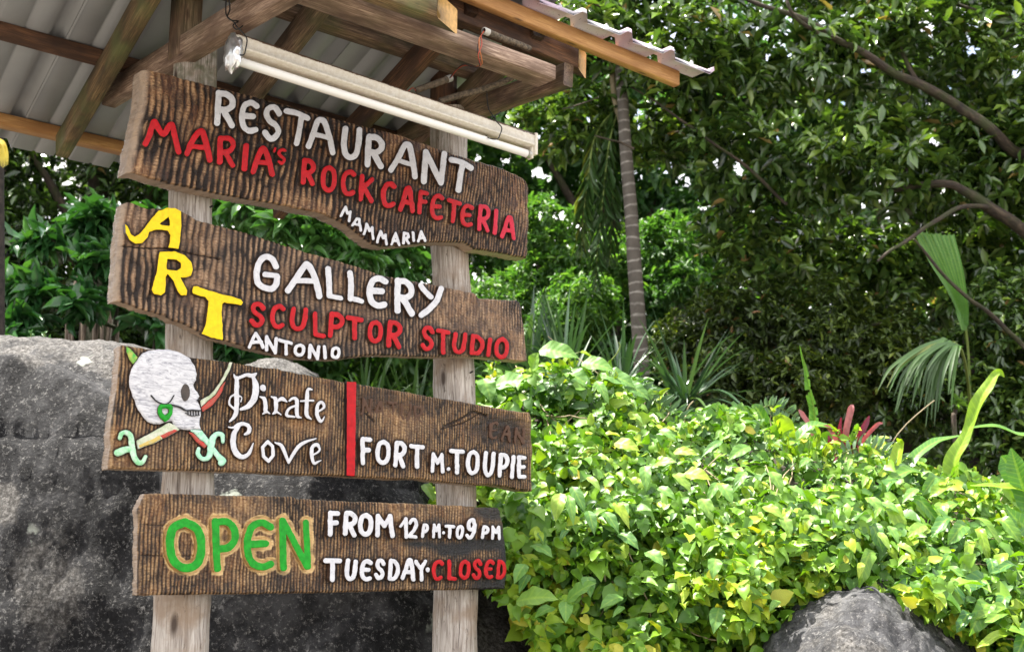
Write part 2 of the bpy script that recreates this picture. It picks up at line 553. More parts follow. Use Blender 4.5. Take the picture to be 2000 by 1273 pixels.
# lamp housing: cream enamel with rust and dirt
_m = M('dirty_cream_enamel'); _tc = _m.n('TexCoord').outputs['Object']
_g = _m.attr('rust').outputs['Fac']
_n = _m.noise(_tc, 70, 6, .75)
_c = _m.mix(_m.ramp(_n, [(.3, black(1)), (.6, black(0))]), (.68, .64, .56), (.54, .48, .38))
_f = _m.ramp(_m.math('ADD', _m.math('MULTIPLY', _g, .5), _m.math('MULTIPLY', _n, .6)), [(.5, black(0)), (.62, black(1))])
_c = _m.mix(_f, _c, (.09, .045, .022))
_m.col(_c); _m.b.inputs['Roughness'].default_value = .5; _m.bump(_n, .3, .003)
M_ENAMEL = _m.m
M_ROCK = mat_rock('black_stained_granite', 1.0, ((.009, .009, .0098), (.025, .025, .027), (.066, .066, .069)))
M_ROCK2 = mat_rock('grey_granite', .5, ((.025, .025, .027), (.07, .07, .074), (.15, .15, .155)))
M_BARK = M('mossy_bark')
_g = M_BARK.attr('gc').outputs['Vector']
_a = M_BARK.noise(M_BARK.mapping(_g, (3, 9, 9)), 4, 6, .65, .8)
_c = M_BARK.ramp(_a, [(.3, (.010, .007, .005)), (.5, (.04, .027, .018)), (.7, (.11, .08, .05))])
_c = M_BARK.mix(M_BARK.ramp(M_BARK.noise(_g, 5, 4), [(.45, black(0)), (.62, black(.8))]), _c, (.035, .045, .010))
M_BARK.col(_c); M_BARK.b.inputs['Roughness'].default_value = .85; M_BARK.bump(_a, .7, .02); M_BARK = M_BARK.m
M_DBARK = mat_flat('blackish_fibrous_bark', (.035, .026, .02), .9, var=.7, scale=30, bump=.8)
M_PALMBARK = M('ringed_palm_bark')
_g = M_PALMBARK.attr('gc').outputs['Vector']
_s = M_PALMBARK.n('SeparateXYZ'); M_PALMBARK.l(_g, _s.inputs[0])
_w = M_PALMBARK.math('SINE', M_PALMBARK.math('ADD', M_PALMBARK.math('MULTIPLY', _s.outputs[0], 72.0), M_PALMBARK.math('MULTIPLY', M_PALMBARK.noise(_g, 6, 3), 5.0)))
_c = M_PALMBARK.mix(M_PALMBARK.ramp(_w, [(.70, black(0)), (.98, black(.8))]), (.085, .07, .055), (.30, .27, .235))
_c = M_PALMBARK.mix(M_PALMBARK.ramp(M_PALMBARK.noise(_g, 14, 4), [(.4, black(.6)), (.6, black(0))]), _c, (.05, .04, .03))
M_PALMBARK.col(_c); M_PALMBARK.b.inputs['Roughness'].default_value = .8; M_PALMBARK = M_PALMBARK.m
M_ROOT = mat_timber('hanging_root_fibre', (.26, .20, .14), (.15, .11, .075), (.05, .035, .025), rough=.9)
M_SOIL = mat_flat('leaf_litter_soil', (.045, .035, .022), .95, var=.6, scale=6, bump=.8)
M_STEM = mat_flat('green_stem', (.16, .22, .04), .55)
M_TWIG = mat_flat('pale_dry_stem', (.30, .24, .14), .7)

ML_VINE = mat_leaf('creeper_leaf', [(0, (.03, .10, .02)), (.3, (.085, .215, .022)), (.62, (.195, .37, .025)), (.9, (.39, .50, .03)), (1, (.55, .47, .05))], .46, .30, (1, 1.1, .3))
ML_HEART = mat_leaf('large_heart_leaf', [(0, (.06, .18, .04)), (.6, (.17, .36, .07)), (1, (.36, .48, .04))], .5, .38, (1, 1.1, .4), veins=.07)
ML_BANANA = mat_leaf('banana_leaf', [(0, (.06, .19, .05)), (.5, (.13, .30, .05)), (1, (.32, .46, .03))], .36, .40, (1, 1.1, .35), veins=.12)
ML_TREE = mat_leaf('tree_leaf', [(0, (.008, .024, .008)), (.30, (.035, .078, .020)), (.60, (.095, .18, .038)), (.93, (.23, .34, .055)), (.985, (.22, .30, .05)), (1, (.40, .26, .10))], .24, .24, (1, 1.15, .35), spec=.8)
ML_OLIVE = mat_leaf('olive_bush_leaf', [(0, (.012, .024, .008)), (.40, (.050, .082, .020)), (.75, (.13, .19, .035)), (.96, (.27, .33, .05)), (1, (.26, .13, .06))], .36, .3, (1, 1.1, .4))
ML_LIGHT = mat_leaf('sunlit_tree_leaf', [(0, (.04, .11, .03)), (.5, (.08, .19, .04)), (1, (.19, .33, .06))], .45, .45, (1, 1.15, .4))
ML_SHRUB = mat_leaf('shrub_leaf', [(0, (.012, .05, .016)), (.5, (.032, .11, .03)), (1, (.095, .23, .05))], .28, .24, (1, 1.15, .35), spec=.6)
ML_STRAP = mat_leaf('strap_leaf', [(0, (.018, .05, .022)), (.6, (.05, .11, .045)), (1, (.12, .20, .05))], .28, .22, (1, 1.1, .4), spec=.7)
ML_PALM = mat_leaf('palm_frond_leaf', [(0, (.03, .075, .02)), (.7, (.065, .13, .035)), (1, (.20, .21, .04))], .4, .35, (1, 1.1, .3))
ML_RED = mat_leaf('crimson_leaf', [(0, (.09, .006, .02)), (.5, (.22, .014, .05)), (1, (.42, .17, .17))], .38, .3, (1.2, .6, .6))
ML_DRY = mat_leaf('yellow_dry_leaf', [(0, (.55, .42, .04)), (1, (.75, .62, .10))], .5, .35, (1, .9, .4))
ML_FERN = mat_leaf('grey_green_fern_leaf', [(0, (.09, .18, .10)), (1, (.20, .32, .18))], .5, .3, (1, 1.1, .5))

# ------------------------------------------------------------------ leaves by the thousand
def leaf_proto(kind):
    """unit leaf: y along 0..1, x across -.5..+.5, z normal"""
    if kind == 'lance':
        ys = [0, .25, .62, 1]; ws = [.0, .36, .42, 0]; dz = [0, .03, .02, -.10]
    elif kind == 'ovate':
        ys = [0, .10, .32, .62, .85, 1]; ws = [.0, .40, .50, .38, .17, 0]; dz = [0, .02, .05, .02, -.06, -.16]
    elif kind == 'heart':
        ys = [0, .0, .22, .5, .78, 1]; ws = [.0, .33, .52, .46, .24, 0]; dz = [0, .04, .08, .03, -.08, -.25]
    elif kind == 'strip':
        ys = [0, .3, .65, 1]; ws = [.28, .5, .42, 0]; dz = [0, .04, .02, -.10]
    V, fs = [], []
    idx = []
    for y, w, z in zip(ys, ws, dz):
        if w == 0:
            V.append((0, y, z)); idx.append((len(V) - 1,))
        else:
            yo = -.10 if (kind == 'heart' and y == 0) else 0
            V += [(-w, y + yo, z + .16 * w + .05 * math.sin(9 * y)), (0, y + (.02 if yo else 0), z - .07), (w, y + yo, z + .20 * w - .05 * math.sin(7 * y))]
            idx.append((len(V) - 3, len(V) - 2, len(V) - 1))
    tris = []
    for a, b in zip(idx[:-1], idx[1:]):
        if len(a) == 1: tris += [(a[0], b[1], b[0]), (a[0], b[2], b[1])]
        elif len(b) == 1: tris += [(a[0], a[1], b[0]), (a[1], a[2], b[0])]
        else: tris += [(a[0], a[1], b[1]), (a[0], b[1], b[0]), (a[1], a[2], b[2]), (a[1], b[2], b[1])]
    return np.array(V, float), np.array(tris)


def norm(a): return a / (np.linalg.norm(a, axis=-1, keepdims=True) + 1e-9)


def leaves_mesh(proto, pos, d, u, L, W, tint):
    PV, PT = leaf_proto(proto)
    d = norm(d); w = norm(np.cross(d, u)); u = np.cross(w, d)
    n = len(pos); k = len(PV)
    V = (pos[:, None] + PV[None, :, 0:1] * (w * W[:, None])[:, None] + PV[None, :, 1:2] * (d * L[:, None])[:, None]
         + PV[None, :, 2:3] * (u * L[:, None])[:, None]).reshape(-1, 3)
    T = (PT[None] + (np.arange(n) * k)[:, None, None]).reshape(-1, 3)
    return V, T, np.repeat(tint, k), np.tile(PV[:, [0, 1, 2]], (n, 1))


def rand_dirs(n, r=rng):
    v = r.normal(size=(n, 3)); return norm(v)


def whorls(tips, tdir, nl, L, spread=1.0, droop=.25, r=rng):
    """rosettes of nl leaves at each twig tip"""
    n = len(tips)
    a = np.cross(tdir, rand_dirs(n, r)); a = norm(a); b = np.cross(tdir, a)
    ph = r.random(n)[:, None] * 6.28 + np.arange(nl)[None] * 2.399 + r.normal(0, .25, (n, nl))
    el = r.uniform(.05, .75, (n, nl))
    dirs = (np.cos(ph)[..., None] * a[:, None] + np.sin(ph)[..., None] * b[:, None]) * spread + tdir[:, None] * el[..., None]
    dirs[..., 2] -= droop * r.random((n, nl))
    pos = tips[:, None] + tdir[:, None] * (r.uniform(-.5, .1, (n, nl)) * L)[..., None]
    dirs = norm(dirs.reshape(-1, 3)); pos = pos.reshape(-1, 3)
    up = np.repeat(tdir, nl, 0) * .6 + np.array([0, 0, .7]) + r.normal(0, .3, (n * nl, 3))
    return pos, dirs, up


def blob_tips(blobs, n, r=rng, gaps=()):
    """twig tips in the shells of a set of ellipsoid clumps [(centre, radii)]; gaps: (x,y,r) sight lines left thin"""
    c = np.array([b[0] for b in blobs], float); R = np.array([b[1] for b in blobs], float)
    vol = R.prod(1) ** (2 / 3); vol /= vol.sum()
    k = r.choice(len(blobs), n, p=vol)
    v = rand_dirs(n, r); rad = r.random(n) ** .45
    P = c[k] + v * R[k] * rad[:, None]
    P += .10 * R[k] * np.stack([fbm(P * 1.7 + s, 2) for s in (0, 31, 57)], -1) * 2
    td = norm(v * .6 + rand_dirs(n, r) * .5 + np.array([0, 0, .35]))
    dens = fbm(P * 1.9 + 11, 3)
    keep = dens > -.28
    if len(gaps):
        x, y, _ = project(P)
        for gx, gy, gr in gaps:
            dd = np.hypot((x - gx), (y - gy)) / gr
            keep &= (dd > 1) | (r.random(n) < .10 + .25 * dd)
    return P[keep], td[keep]


def foliage(parent, blobs, ntips, nl, L, W, mat, proto='lance', name='foliage', singles=0, gaps=(), tmean=.4, tsd=.2, droop=.3, seed=1, kind='stuff'):
    r = np.random.default_rng(seed)
    tips, td = blob_tips(blobs, ntips, r, ())
    pos, d, u = whorls(tips, td, nl, L, droop=droop, r=r)
    if len(gaps):
        gx_, gy_, _ = project(pos + norm(d) * L * .5); kp = np.ones(len(pos), bool)
        for a_, b_, c_ in gaps: kp &= (np.hypot(gx_ - a_, gy_ - b_) > (min(c_, 14) * .6 + c_ * .25 + 6) * (.6 + .6 * r.random(len(pos)))) | (r.random(len(pos)) < (.05 if c_ < 20 else .16))
        pos, d, u = pos[kp], d[kp], u[kp]
    n = len(pos)
    sz = r.uniform(.65, 1.25, n)
    cl = fbm(pos * 1.1 + seed, 3)
    tint = np.clip(tmean + tsd * r.normal(size=n) + .35 * cl, 0, .96)
    tint[r.random(n) < .010] = 1.0
    single_leaves(parent, mat, proto, pos, d, u, L * sz, W * sz, tint, singles, name, kind)


def single_leaves(parent, mat, proto, pos, d, u, Ls, Ws, tint, singles, name='foliage', kind='stuff'):
    """the largest-showing leaves as objects sharing mesh data, the rest as one part"""
    n = len(pos)
    keep = np.ones(n, bool)
    if singles:
        x, y, dep = project(pos)
        infr = (x > 0) & (x < 2000) & (y > 0) & (y < 1273)
        score = np.where(infr, Ls / dep, 0) + 0.004 * np.random.default_rng(5).random(n)
        # nearest and largest in view, thinned so that they spread over the plant
        order = np.argsort(-(score / (1 + .08 * (dep - dep.min()))))[:singles]
        keep[order] = False
        PV, PT = leaf_proto(proto)
        protos = []
        for tq in (.15, .35, .55, .75, .95):
            protos.append(raw_mesh('leaf', PV, PT, (mat,), attrs={'tint': np.full(len(PV), tq), 'luv': PV}))
        dd = norm(d); w = norm(np.cross(dd, u)); uu = np.cross(w, dd)
        base = wloc(parent)
        from mathutils import Matrix
        for i in order:
            me = protos[int(min(4, max(0, tint[i] * 5)))]
            o = link('leaf', me, parent)
            m = Matrix(((w[i, 0] * Ws[i], dd[i, 0] * Ls[i], uu[i, 0] * Ls[i], pos[i, 0] - base[0]),
                        (w[i, 1] * Ws[i], dd[i, 1] * Ls[i], uu[i, 1] * Ls[i], pos[i, 1] - base[1]),
                        (w[i, 2] * Ws[i], dd[i, 2] * Ls[i], uu[i, 2] * Ls[i], pos[i, 2] - base[2]), (0, 0, 0, 1)))
            o.matrix_local = m
    if not keep.any(): return None
    V, T, tt, luv = leaves_mesh(proto, pos[keep], d[keep], u[keep], Ls[keep], Ws[keep], tint[keep])
    return mesh(name, V, T, mat, parent, attrs={'tint': tt, 'luv': luv}, kind=kind)


def branch_path(pts, n=8): return catmull(np.array(pts, float), n)


def add_branch(parent, pix, r0, r1, mat=None, name='branch', nseg=9, seed=0.):
    """pix: list of (x, y, depth) in the photo, radii in metres"""
    P = np.array([at(a, b, c) for a, b, c in pix]); P = branch_path(P, 7)
    P += .02 * np.stack([fbm(P * 3 + s + seed, 2) for s in (0, 9, 21)], -1)
    V, Fc, gc = tube(P, np.linspace(r0, r1, len(P)), nseg, noise=.18, nf=5, seed=seed)
    return mesh(name, V, Fc, mat or M_BARK, parent, attrs={'gc': gc})

# ------------------------------------------------------------------ letters: hand-cut strokes -> relief meshes
def S(pts, smooth=True): return (pts, smooth)


GLYPH = {
    'R': [S([(.08, 1), (.06, .5), (.08, 0)], 0), S([(.08, .02), (.55, 0), (.92, .14), (.93, .36), (.6, .52), (.1, .55)]), S([(.38, .54), (.66, .74), (.98, 1)], 0)],
    'P': [S([(.08, 1), (.06, .5), (.08, 0)], 0), S([(.08, .02), (.6, 0), (.98, .16), (.96, .4), (.6, .56), (.1, .58)])],
    'E': [S([(1, .09), (.62, 0), (.2, .10), (.02, .35), (.0, .62), (.18, .90), (.6, 1), (1, .93)]), S([(.04, .50), (.78, .47)], 0)],
    'e': [S([(1, .16), (.68, 0), (.25, .08), (.02, .38), (.02, .64), (.25, .93), (.66, 1), (1, .84)]), S([(.04, .50), (.82, .50)], 0)],
    'F': [S([(.08, 1), (.06, 0)], 0), S([(.06, .02), (.98, .02)], 0), S([(.08, .47), (.85, .45)], 0)],
    'B': [S([(.06, 0), (.06, 1)], 0), S([(.06, .0), (.98, .02)], 0), S([(.06, .5), (.88, .49)], 0), S([(.06, 1), (1, .98)], 0)],
    'S': [S([(.95, .17), (.62, 0), (.2, .06), (.08, .26), (.3, .44), (.75, .56), (.96, .75), (.72, .96), (.36, 1), (.02, .84)])],
    'T': [S([(0, .02), (1, .04)], 0), S([(.5, .04), (.5, 1)], 0)],
    'A': [S([(0, 1), (.2, .55), (.38, .08), (.52, 0), (.66, .08), (.82, .5), (1, 1)]), S([(.2, .64), (.84, .64)], 0)],
    'V': [S([(0, 0), (.5, 1), (1, 0)], 0)],
    'U': [S([(.04, 0), (.0, .55), (.14, .88), (.46, 1), (.82, .88), (.96, .5), (.98, 0)])],
    'N': [S([(.04, 1), (.0, 0)], 0), S([(.02, .02), (.94, .98)], 0), S([(.96, 1), (1, 0)], 0)],
    'M': [S([(.0, 1), (.08, 0)], 0), S([(.08, .02), (.5, .50)], 0), S([(.5, .50), (.9, .02)], 0), S([(.9, .0), (1, 1)], 0)],
    'I': [S([(.5, 0), (.5, 1)], 0)],
    'C': [S([(1, .10), (.66, 0), (.22, .12), (.02, .42), (.06, .70), (.3, .95), (.66, 1), (1, .90)])],
    'O': [S([(.5, 0), (.12, .14), (0, .5), (.12, .86), (.5, 1), (.88, .86), (1, .5), (.88, .14), (.5, 0)])],
    'K': [S([(.06, 1), (.06, 0)], 0), S([(.92, .08), (.16, .52)], 0), S([(.24, .46), (1, 1)], 0)],
    'L': [S([(.05, 0), (.08, .96)], 0), S([(.08, .97), (1, 1)], 0)],
    'D': [S([(.08, 0), (.08, 1)], 0), S([(.08, .01), (.55, .04), (.95, .3), (.95, .68), (.6, .96), (.08, .99)])],
    'G': [S([(.96, .24), (.76, .05), (.42, 0), (.12, .2), (0, .55), (.14, .88), (.5, 1), (.86, .92), (.98, .62)]), S([(.46, .56), (.99, .58)], 0)],
    'Y': [S([(0, 0), (.5, .48)], 0), S([(1, 0), (.5, .48)], 0), S([(.5, .46), (.5, 1)], 0)],
    '1': [S([(0, .28), (.75, .0)], 0), S([(.8, 0), (.85, 1)], 0)],
    '2': [S([(.05, .22), (.3, .02), (.72, .02), (.92, .25), (.7, .55), (.3, .82), (.05, .98)]), S([(.05, .98), (1, .97)], 0)],
    '9': [S([(.88, .3), (.66, .02), (.28, .06), (.06, .3), (.22, .54), (.6, .52), (.88, .28)]), S([(.9, .26), (.84, .62), (.6, .92), (.25, 1), (.0, .90)])],
    '.': [S([(.5, .5), (.52, .52)], 0)],
}


def glyph(ch, x0, x1, yt, yb, w, m=.15, k=3.0):
    """strokes in photo pixels. yt, yb at the letter's centre; m slope of the line, k lean of the stems"""
    a, b, c, d = x0 + w / 2, x1 - w / 2, yt + w / 2, yb - w / 2
    xm = (a + b) / 2
    out = []
    for pts, sm in GLYPH[ch]:
        P = np.array(pts, float)
        if sm: P = catmull(P, 6)
        elif len(P) == 2: P = P[0] + (P[1] - P[0]) * np.linspace(0, 1, 5)[:, None]
        X = a + (b - a) * P[:, 0] + k * (.5 - P[:, 1]); Y = c + (d - c) * P[:, 1]
        Y = Y + m * (X - xm)
        out.append((np.stack([X, Y], 1), w / 2 * .90))
    return out


def st(pts, w, smooth=True, zoom=None):
    """a stroke traced in pixels; w scalar or list of widths along it"""
    P = np.array(pts, float)
    W = np.broadcast_to(np.asarray(w, float), (len(P),)) if not np.isscalar(w) else np.full(len(P), float(w))
    Q = np.hstack([P, W[:, None]])
    Q = catmull(Q, 6) if smooth else np.vstack([Q[i] + (Q[i + 1] - Q[i]) * np.linspace(0, 1, 4, endpoint=False)[:, None] for i in range(len(Q) - 1)] + [Q[-1:]])
    return (Q[:, :2], Q[:, 2] / 2 * .93)


def seg_sdf(X, Y, strokes):
    d = np.full(X.shape, 1e9)
    for P, r in strokes:
        r = np.broadcast_to(np.asarray(r, float), (len(P),))
        for i in range(len(P) - 1):
            ax, ay = P[i]; bx, by = P[i + 1]
            vx, vy = bx - ax, by - ay
            L2 = vx * vx + vy * vy + 1e-9
            t = np.clip(((X - ax) * vx + (Y - ay) * vy) / L2, 0, 1)
            dd = np.hypot(X - ax - t * vx, Y - ay - t * vy) - (r[i] + (r[i + 1] - r[i]) * t)
            d = np.minimum(d, dd)
    return d


def poly_sdf(X, Y, P):
    d = np.full(X.shape, 1e9); ins = np.zeros(X.shape, bool)
    n = len(P)
    for i in range(n):
        ax, ay = P[i]; bx, by = P[(i + 1) % n]
        vx, vy = bx - ax, by - ay
        t = np.clip(((X - ax) * vx + (Y - ay) * vy) / (vx * vx + vy * vy + 1e-9), 0, 1)
        d = np.minimum(d, np.hypot(X - ax - t * vx, Y - ay - t * vy))
        c = ((ay > Y) != (by > Y)) & (X < vx * (Y - ay) / (vy if abs(vy) > 1e-9 else 1e-9) + ax)
        ins ^= c
    return np.where(ins, -d, d)


class Shape:
    """union of strokes and polygons minus holes, in photo pixels"""
    def __init__(s, strokes=(), polys=(), holes=(), grow=0.0):
        s.st, s.po, s.ho, s.g = list(strokes), [np.array(p, float) for p in polys], [np.array(p, float) for p in holes], grow
        pts = [P for P, _ in s.st] + s.po
        A = np.vstack(pts); w = max([float(np.max(r)) for _, r in s.st] + [0]) + grow
        s.box = (A[:, 0].min() - w - 2, A[:, 1].min() - w - 2, A[:, 0].max() + w + 2, A[:, 1].max() + w + 2)
        s.sm = 1.2
    def sdf(s, X, Y):
        d = np.full(np.shape(X), 1e9)
        if s.st: d = seg_sdf(X, Y, s.st)
        for p in s.po: d = np.minimum(d, poly_sdf(X, Y, p))
        for h in s.ho: d = np.maximum(d, -poly_sdf(X, Y, h))
        return d - s.g


def relief(name, shape, top, mats, parent, step=1.2, base=-.006, bevel=1.2, round_h=.0014, wob=.5, label=None, dome=None, sidefrac=.9, warp_seed=0.0):
    """marching-squares relief of a Shape: flat worn top, rounded rim, side walls down to the plank"""
    x0, y0, x1, y1 = shape.box
    gx = np.arange(x0, x1 + step, step); gy = np.arange(y0, y1 + step, step)
    X, Y = np.meshgrid(gx, gy, indexing='ij')
    wx = wob * fbm(v3(X * .11, Y * .11, warp_seed), 2); wy = wob * fbm(v3(X * .11, Y * .11, warp_seed + 40), 2)
    dd = shape.sdf(X + 2 * wx, Y + 2 * wy) + .35 * wob * fbm(v3(X * .3, Y * .3, 5 + warp_seed), 2)
    nx, ny = X.shape
    inside = dd < 0
    vid = -np.ones(X.shape, int); pts = []; ds = []
    idx = np.argwhere(inside)
    vid[inside] = np.arange(inside.sum())
    pts = [np.stack([X[inside], Y[inside]], 1)]; ds = [-dd[inside]]
    nv = int(inside.sum())
    cnt = inside[:-1, :-1].astype(int) + inside[1:, :-1] + inside[1:, 1:] + inside[:-1, 1:]
    full = np.argwhere(cnt == 4)
    q = np.stack([vid[full[:, 0], full[:, 1]], vid[full[:, 0] + 1, full[:, 1]], vid[full[:, 0] + 1, full[:, 1] + 1], vid[full[:, 0], full[:, 1] + 1]], 1)
    edge = {}; extra = []
    def ev(a, b):
        nonlocal nv
        k = (a, b) if a < b else (b, a)
        if k not in edge:
            da, db = dd[a], dd[b]
            t = da / (da - db)
            extra.append((X[a] + (X[b] - X[a]) * t, Y[a] + (Y[b] - Y[a]) * t))
            edge[k] = nv; nv += 1
        return edge[k]
    polys = []; rim = []
    for i, j in np.argwhere((cnt > 0) & (cnt < 4)):
        c = [(i, j), (i + 1, j), (i + 1, j + 1), (i, j + 1)]
        ins = [bool(inside[p]) for p in c]
        if sum(ins) == 2 and ins[0] == ins[2]:       # saddle: two corner triangles
            for k in range(4):
                if ins[k]:
                    e1 = ev(c[k], c[(k + 1) % 4]); e0 = ev(c[k - 1], c[k])
                    polys.append((e0, int(vid[c[k]]), e1)); rim.append((e1, e0))
            continue
        loop = []; out = None; inn = None
        for k in range(4):
            a, b = c[k], c[(k + 1) % 4]
            if ins[k]: loop.append(int(vid[a]))
            if ins[k] != ins[(k + 1) % 4]:
                e = ev(a, b); loop.append(e)
                if ins[k]: out = e
                else: inn = e
        polys.append(tuple(loop)); rim.append((out, inn))
    if not rim: return None
    P2 = np.vstack(pts + [np.array(extra)]); dist = np.concatenate(ds + [np.zeros(len(extra))])
    zz = top - round_h * (1 - np.sqrt(np.clip(1 - (1 - np.clip(dist / bevel, 0, 1)) ** 2, 0, 1)))
    zz = zz + .0006 * fbm(v3(P2[:, 0] * .12, P2[:, 1] * .12, 3), 3)
    if dome is not None: zz = zz + dome(P2[:, 0], P2[:, 1], dist)
    V = onq(P2[:, 0], P2[:, 1], top) + N * (zz - top)[:, None]
    # side walls
    rv = np.arange(nv - len(extra), nv)
    low = V[rv] - N * (zz[rv] - base)[:, None] * 1.0
    mid = V[rv] + N * ((base - zz[rv]) * .5)[:, None]
    off = {int(v): k for k, v in enumerate(rv)}
    nb = len(V); V = np.vstack([V, low])
    wall = np.array([(a, b, nb + off[b], nb + off[a]) for a, b in rim])
    # reverse polygons so normals face out of the board (image y runs down)
    tri = [tuple(p[::-1]) for p in polys]
    q = q[:, ::-1]; wall = wall[:, ::-1]
    mi = np.concatenate([np.zeros(len(q) + len(tri)), np.ones(len(wall))])
    faces = [q, tri, wall] if len(q) else [tri, wall]
    sm = np.concatenate([np.ones(len(q) + len(tri), bool), np.zeros(len(wall), bool)])
    o = mesh(name, V, faces, mats, parent, mi=mi, smooth=sm, label=label)
    return o


# ------------------------------------------------------------------ boards
def curve_at(P, t):
    P = np.array(P, float)
    L = np.concatenate([[0], np.cumsum(np.hypot(*np.diff(P, axis=0).T))]); L /= L[-1]
    return np.stack([np.interp(t, L, P[:, 0]), np.interp(t, L, P[:, 1])], -1)


def board(parent, top, bottom, left, right, thick, pitch, amp, mat, shapes, nx, ny, seed, cracks=(), patches=(), char=None, edge_r=.006, halo_w=5.0, halo_depth=.002, pitch2=None, rough=.0016, cream_shapes=(), chamfer=0):
    u = np.linspace(0, 1, nx)[:, None]; v = np.linspace(0, 1, ny)[None]
    T, B, L, R = curve_at(top, u[:, 0]), curve_at(bottom, u[:, 0]), curve_at(left, v[0]), curve_at(right, v[0])
    U, Vv = u[..., None], v[..., None]
    Q = (1 - Vv) * T[:, None] + Vv * B[:, None] + (1 - U) * L[None] + U * R[None] - (
        (1 - U) * (1 - Vv) * T[0] + U * (1 - Vv) * T[-1] + (1 - U) * Vv * B[0] + U * Vv * B[-1])
    # frayed outline
    ragged = 1.6
    edge = np.minimum(np.minimum(u, 1 - u) * 12, np.minimum(v, 1 - v) * 4)
    amt = np.clip(1 - edge, 0, 1) * ragged
    Q = Q + np.stack([fbm(v3(Q[..., 0] * .07, Q[..., 1] * .07, seed), 4), fbm(v3(Q[..., 0] * .09, Q[..., 1] * .09, seed + 50), 4)], -1) * amt[..., None]
    X, Y = Q[..., 0], Q[..., 1]
    W = onq(X, Y, 0.0)
    s = (W - P0) @ D; h = W[..., 2]
    # chisel gouges
    pt = pitch if pitch2 is None else pitch + (pitch2 - pitch) * sstep(.35, .8, u * np.ones_like(s))
    if pitch2 is not None:
        ds = np.gradient(s, axis=0); phase = np.cumsum(ds / pt, axis=0)
    else: phase = s / pitch
    ph = phase + .75 * fbm(v3(s * 7, h * 5, seed), 3) + .22 * fbm(v3(s * 45, h * 16, seed + 4), 2)
    fr = ph - np.floor(ph); cell = np.floor(ph)
    segn = _h(cell.astype(np.int64), np.floor(h * 11 + _h(cell.astype(np.int64), 3, 5) * 7).astype(np.int64), int(seed) + 1)
    prof = 1 - np.abs(2 * fr - 1) ** 1.7            # rounded bar, sharp dark gap
    gouge = np.where(_h(cell.astype(np.int64), 7, int(seed)) > .0, prof, prof)
    chat = .5 + .5 * np.sin((h * 2 * np.pi / .011) + 6.28 * _h(cell.astype(np.int64), 1, 9) + 2 * fbm(v3(s * 40, h * 40, 2), 2))
    segf = h * 11 + _h(cell.astype(np.int64), 3, 5) * 7; scal = np.abs(2 * (segf - np.floor(segf)) - 1) ** 3
    mod = np.clip(.98 + 1.3 * fbm(v3(s * 5, h * 6, seed + 30), 3), .35, 1.45)
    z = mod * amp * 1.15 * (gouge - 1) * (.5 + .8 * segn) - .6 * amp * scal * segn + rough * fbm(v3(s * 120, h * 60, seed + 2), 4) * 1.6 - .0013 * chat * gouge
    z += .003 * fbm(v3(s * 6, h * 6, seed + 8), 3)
    wear_light = np.clip((gouge ** 1.6 * (.22 + 1.25 * segn) + .42 * fbm(v3(s * 26, h * 30, seed + 6), 4)) * (1.08 - .55 * chat), 0, 1)  # worn ridge crests, lightened further to stand in for light
    stain_shade = np.clip(((1 - gouge) ** 1.35 * 1.75 + .8 * scal * segn) * mod * mod * (.5 + .8 * (fbm(v3(s * 10, h * 14, seed + 3), 3) + .7)), 0, .97)  # stained grooves, darkened further as painted shade
    # letters: tool marks stop in a smoother, lower ring round them
    dist = np.full(X.shape, 1e3)
    for sh in shapes:
        x0, y0, x1, y1 = sh.box
        m_ = (X > x0 - 14) & (X < x1 + 14) & (Y > y0 - 14) & (Y < y1 + 14)
        if m_.any(): dist[m_] = np.minimum(dist[m_], sh.sdf(X[m_], Y[m_]))
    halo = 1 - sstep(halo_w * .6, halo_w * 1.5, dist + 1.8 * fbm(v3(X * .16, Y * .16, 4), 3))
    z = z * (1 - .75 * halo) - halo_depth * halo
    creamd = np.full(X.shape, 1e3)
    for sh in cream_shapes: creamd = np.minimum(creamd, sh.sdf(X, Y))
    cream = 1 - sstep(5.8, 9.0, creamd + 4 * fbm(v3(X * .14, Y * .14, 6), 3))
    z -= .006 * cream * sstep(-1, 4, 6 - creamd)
    stain_shade = np.clip(stain_shade + halo * .6 * (1 - sstep(2.0, 5.5, dist)), 0, 1) * (1 - .9 * cream)
    wear_light = wear_light * (1 - .6 * halo)
    for (px, py, wx_, wy_, dep, st_) in patches:        # scraped hollows
        k = np.clip(1.25 - np.hypot((X - px) / wx_, (Y - py) / wy_) + .25 * fbm(v3(X * .06, Y * .1, 9), 3), 0, .6) / .6
        z = z * (1 - .6 * k) - dep * k + k * .0022 * fbm(v3(X * .03, Y * .35, 7), 3)
        wear_light = wear_light * (1 - .8 * k); stain_shade = np.clip(stain_shade * (1 - .5 * k) + st_ * k, 0, 1)
    for cr, cw, cdp in cracks:
        dc = seg_sdf(X, Y + 1.2 * fbm(v3(X * .08, 0 * Y, 2), 3), [(np.array(cr, float), cw)])
        k = 1 - sstep(0, 1.4, dc); z -= cdp * k; stain_shade = np.maximum(stain_shade, k * .95)
    # rounded arris all round
    ex = np.minimum(u * (nx - 1), (1 - u) * (nx - 1)); ey = np.minimum(v * (ny - 1), (1 - v) * (ny - 1))
    e = np.minimum(ex, ey) / 3.0
    lx = np.clip(1 - u * (nx - 1) / (chamfer / 1.5), 0, 1) if chamfer else 0 * u
    z = z * (1 - .5 * lx) - .020 * lx ** 1.5 + .004 * lx * fbm(v3(0 * X, h * 26, 5), 3)
    z -= edge_r * (1 - np.clip(e, 0, 1)) ** 2
    wear_light = np.clip(wear_light + .5 * (1 - np.clip(e / 1.3, 0, 1)), 0, 1); stain_shade = stain_shade * (1 - .7 * lx)
    sidea = np.clip(np.broadcast_to(lx * 1.3, X.shape), 0, .9)
    V = (W + N * z[..., None])
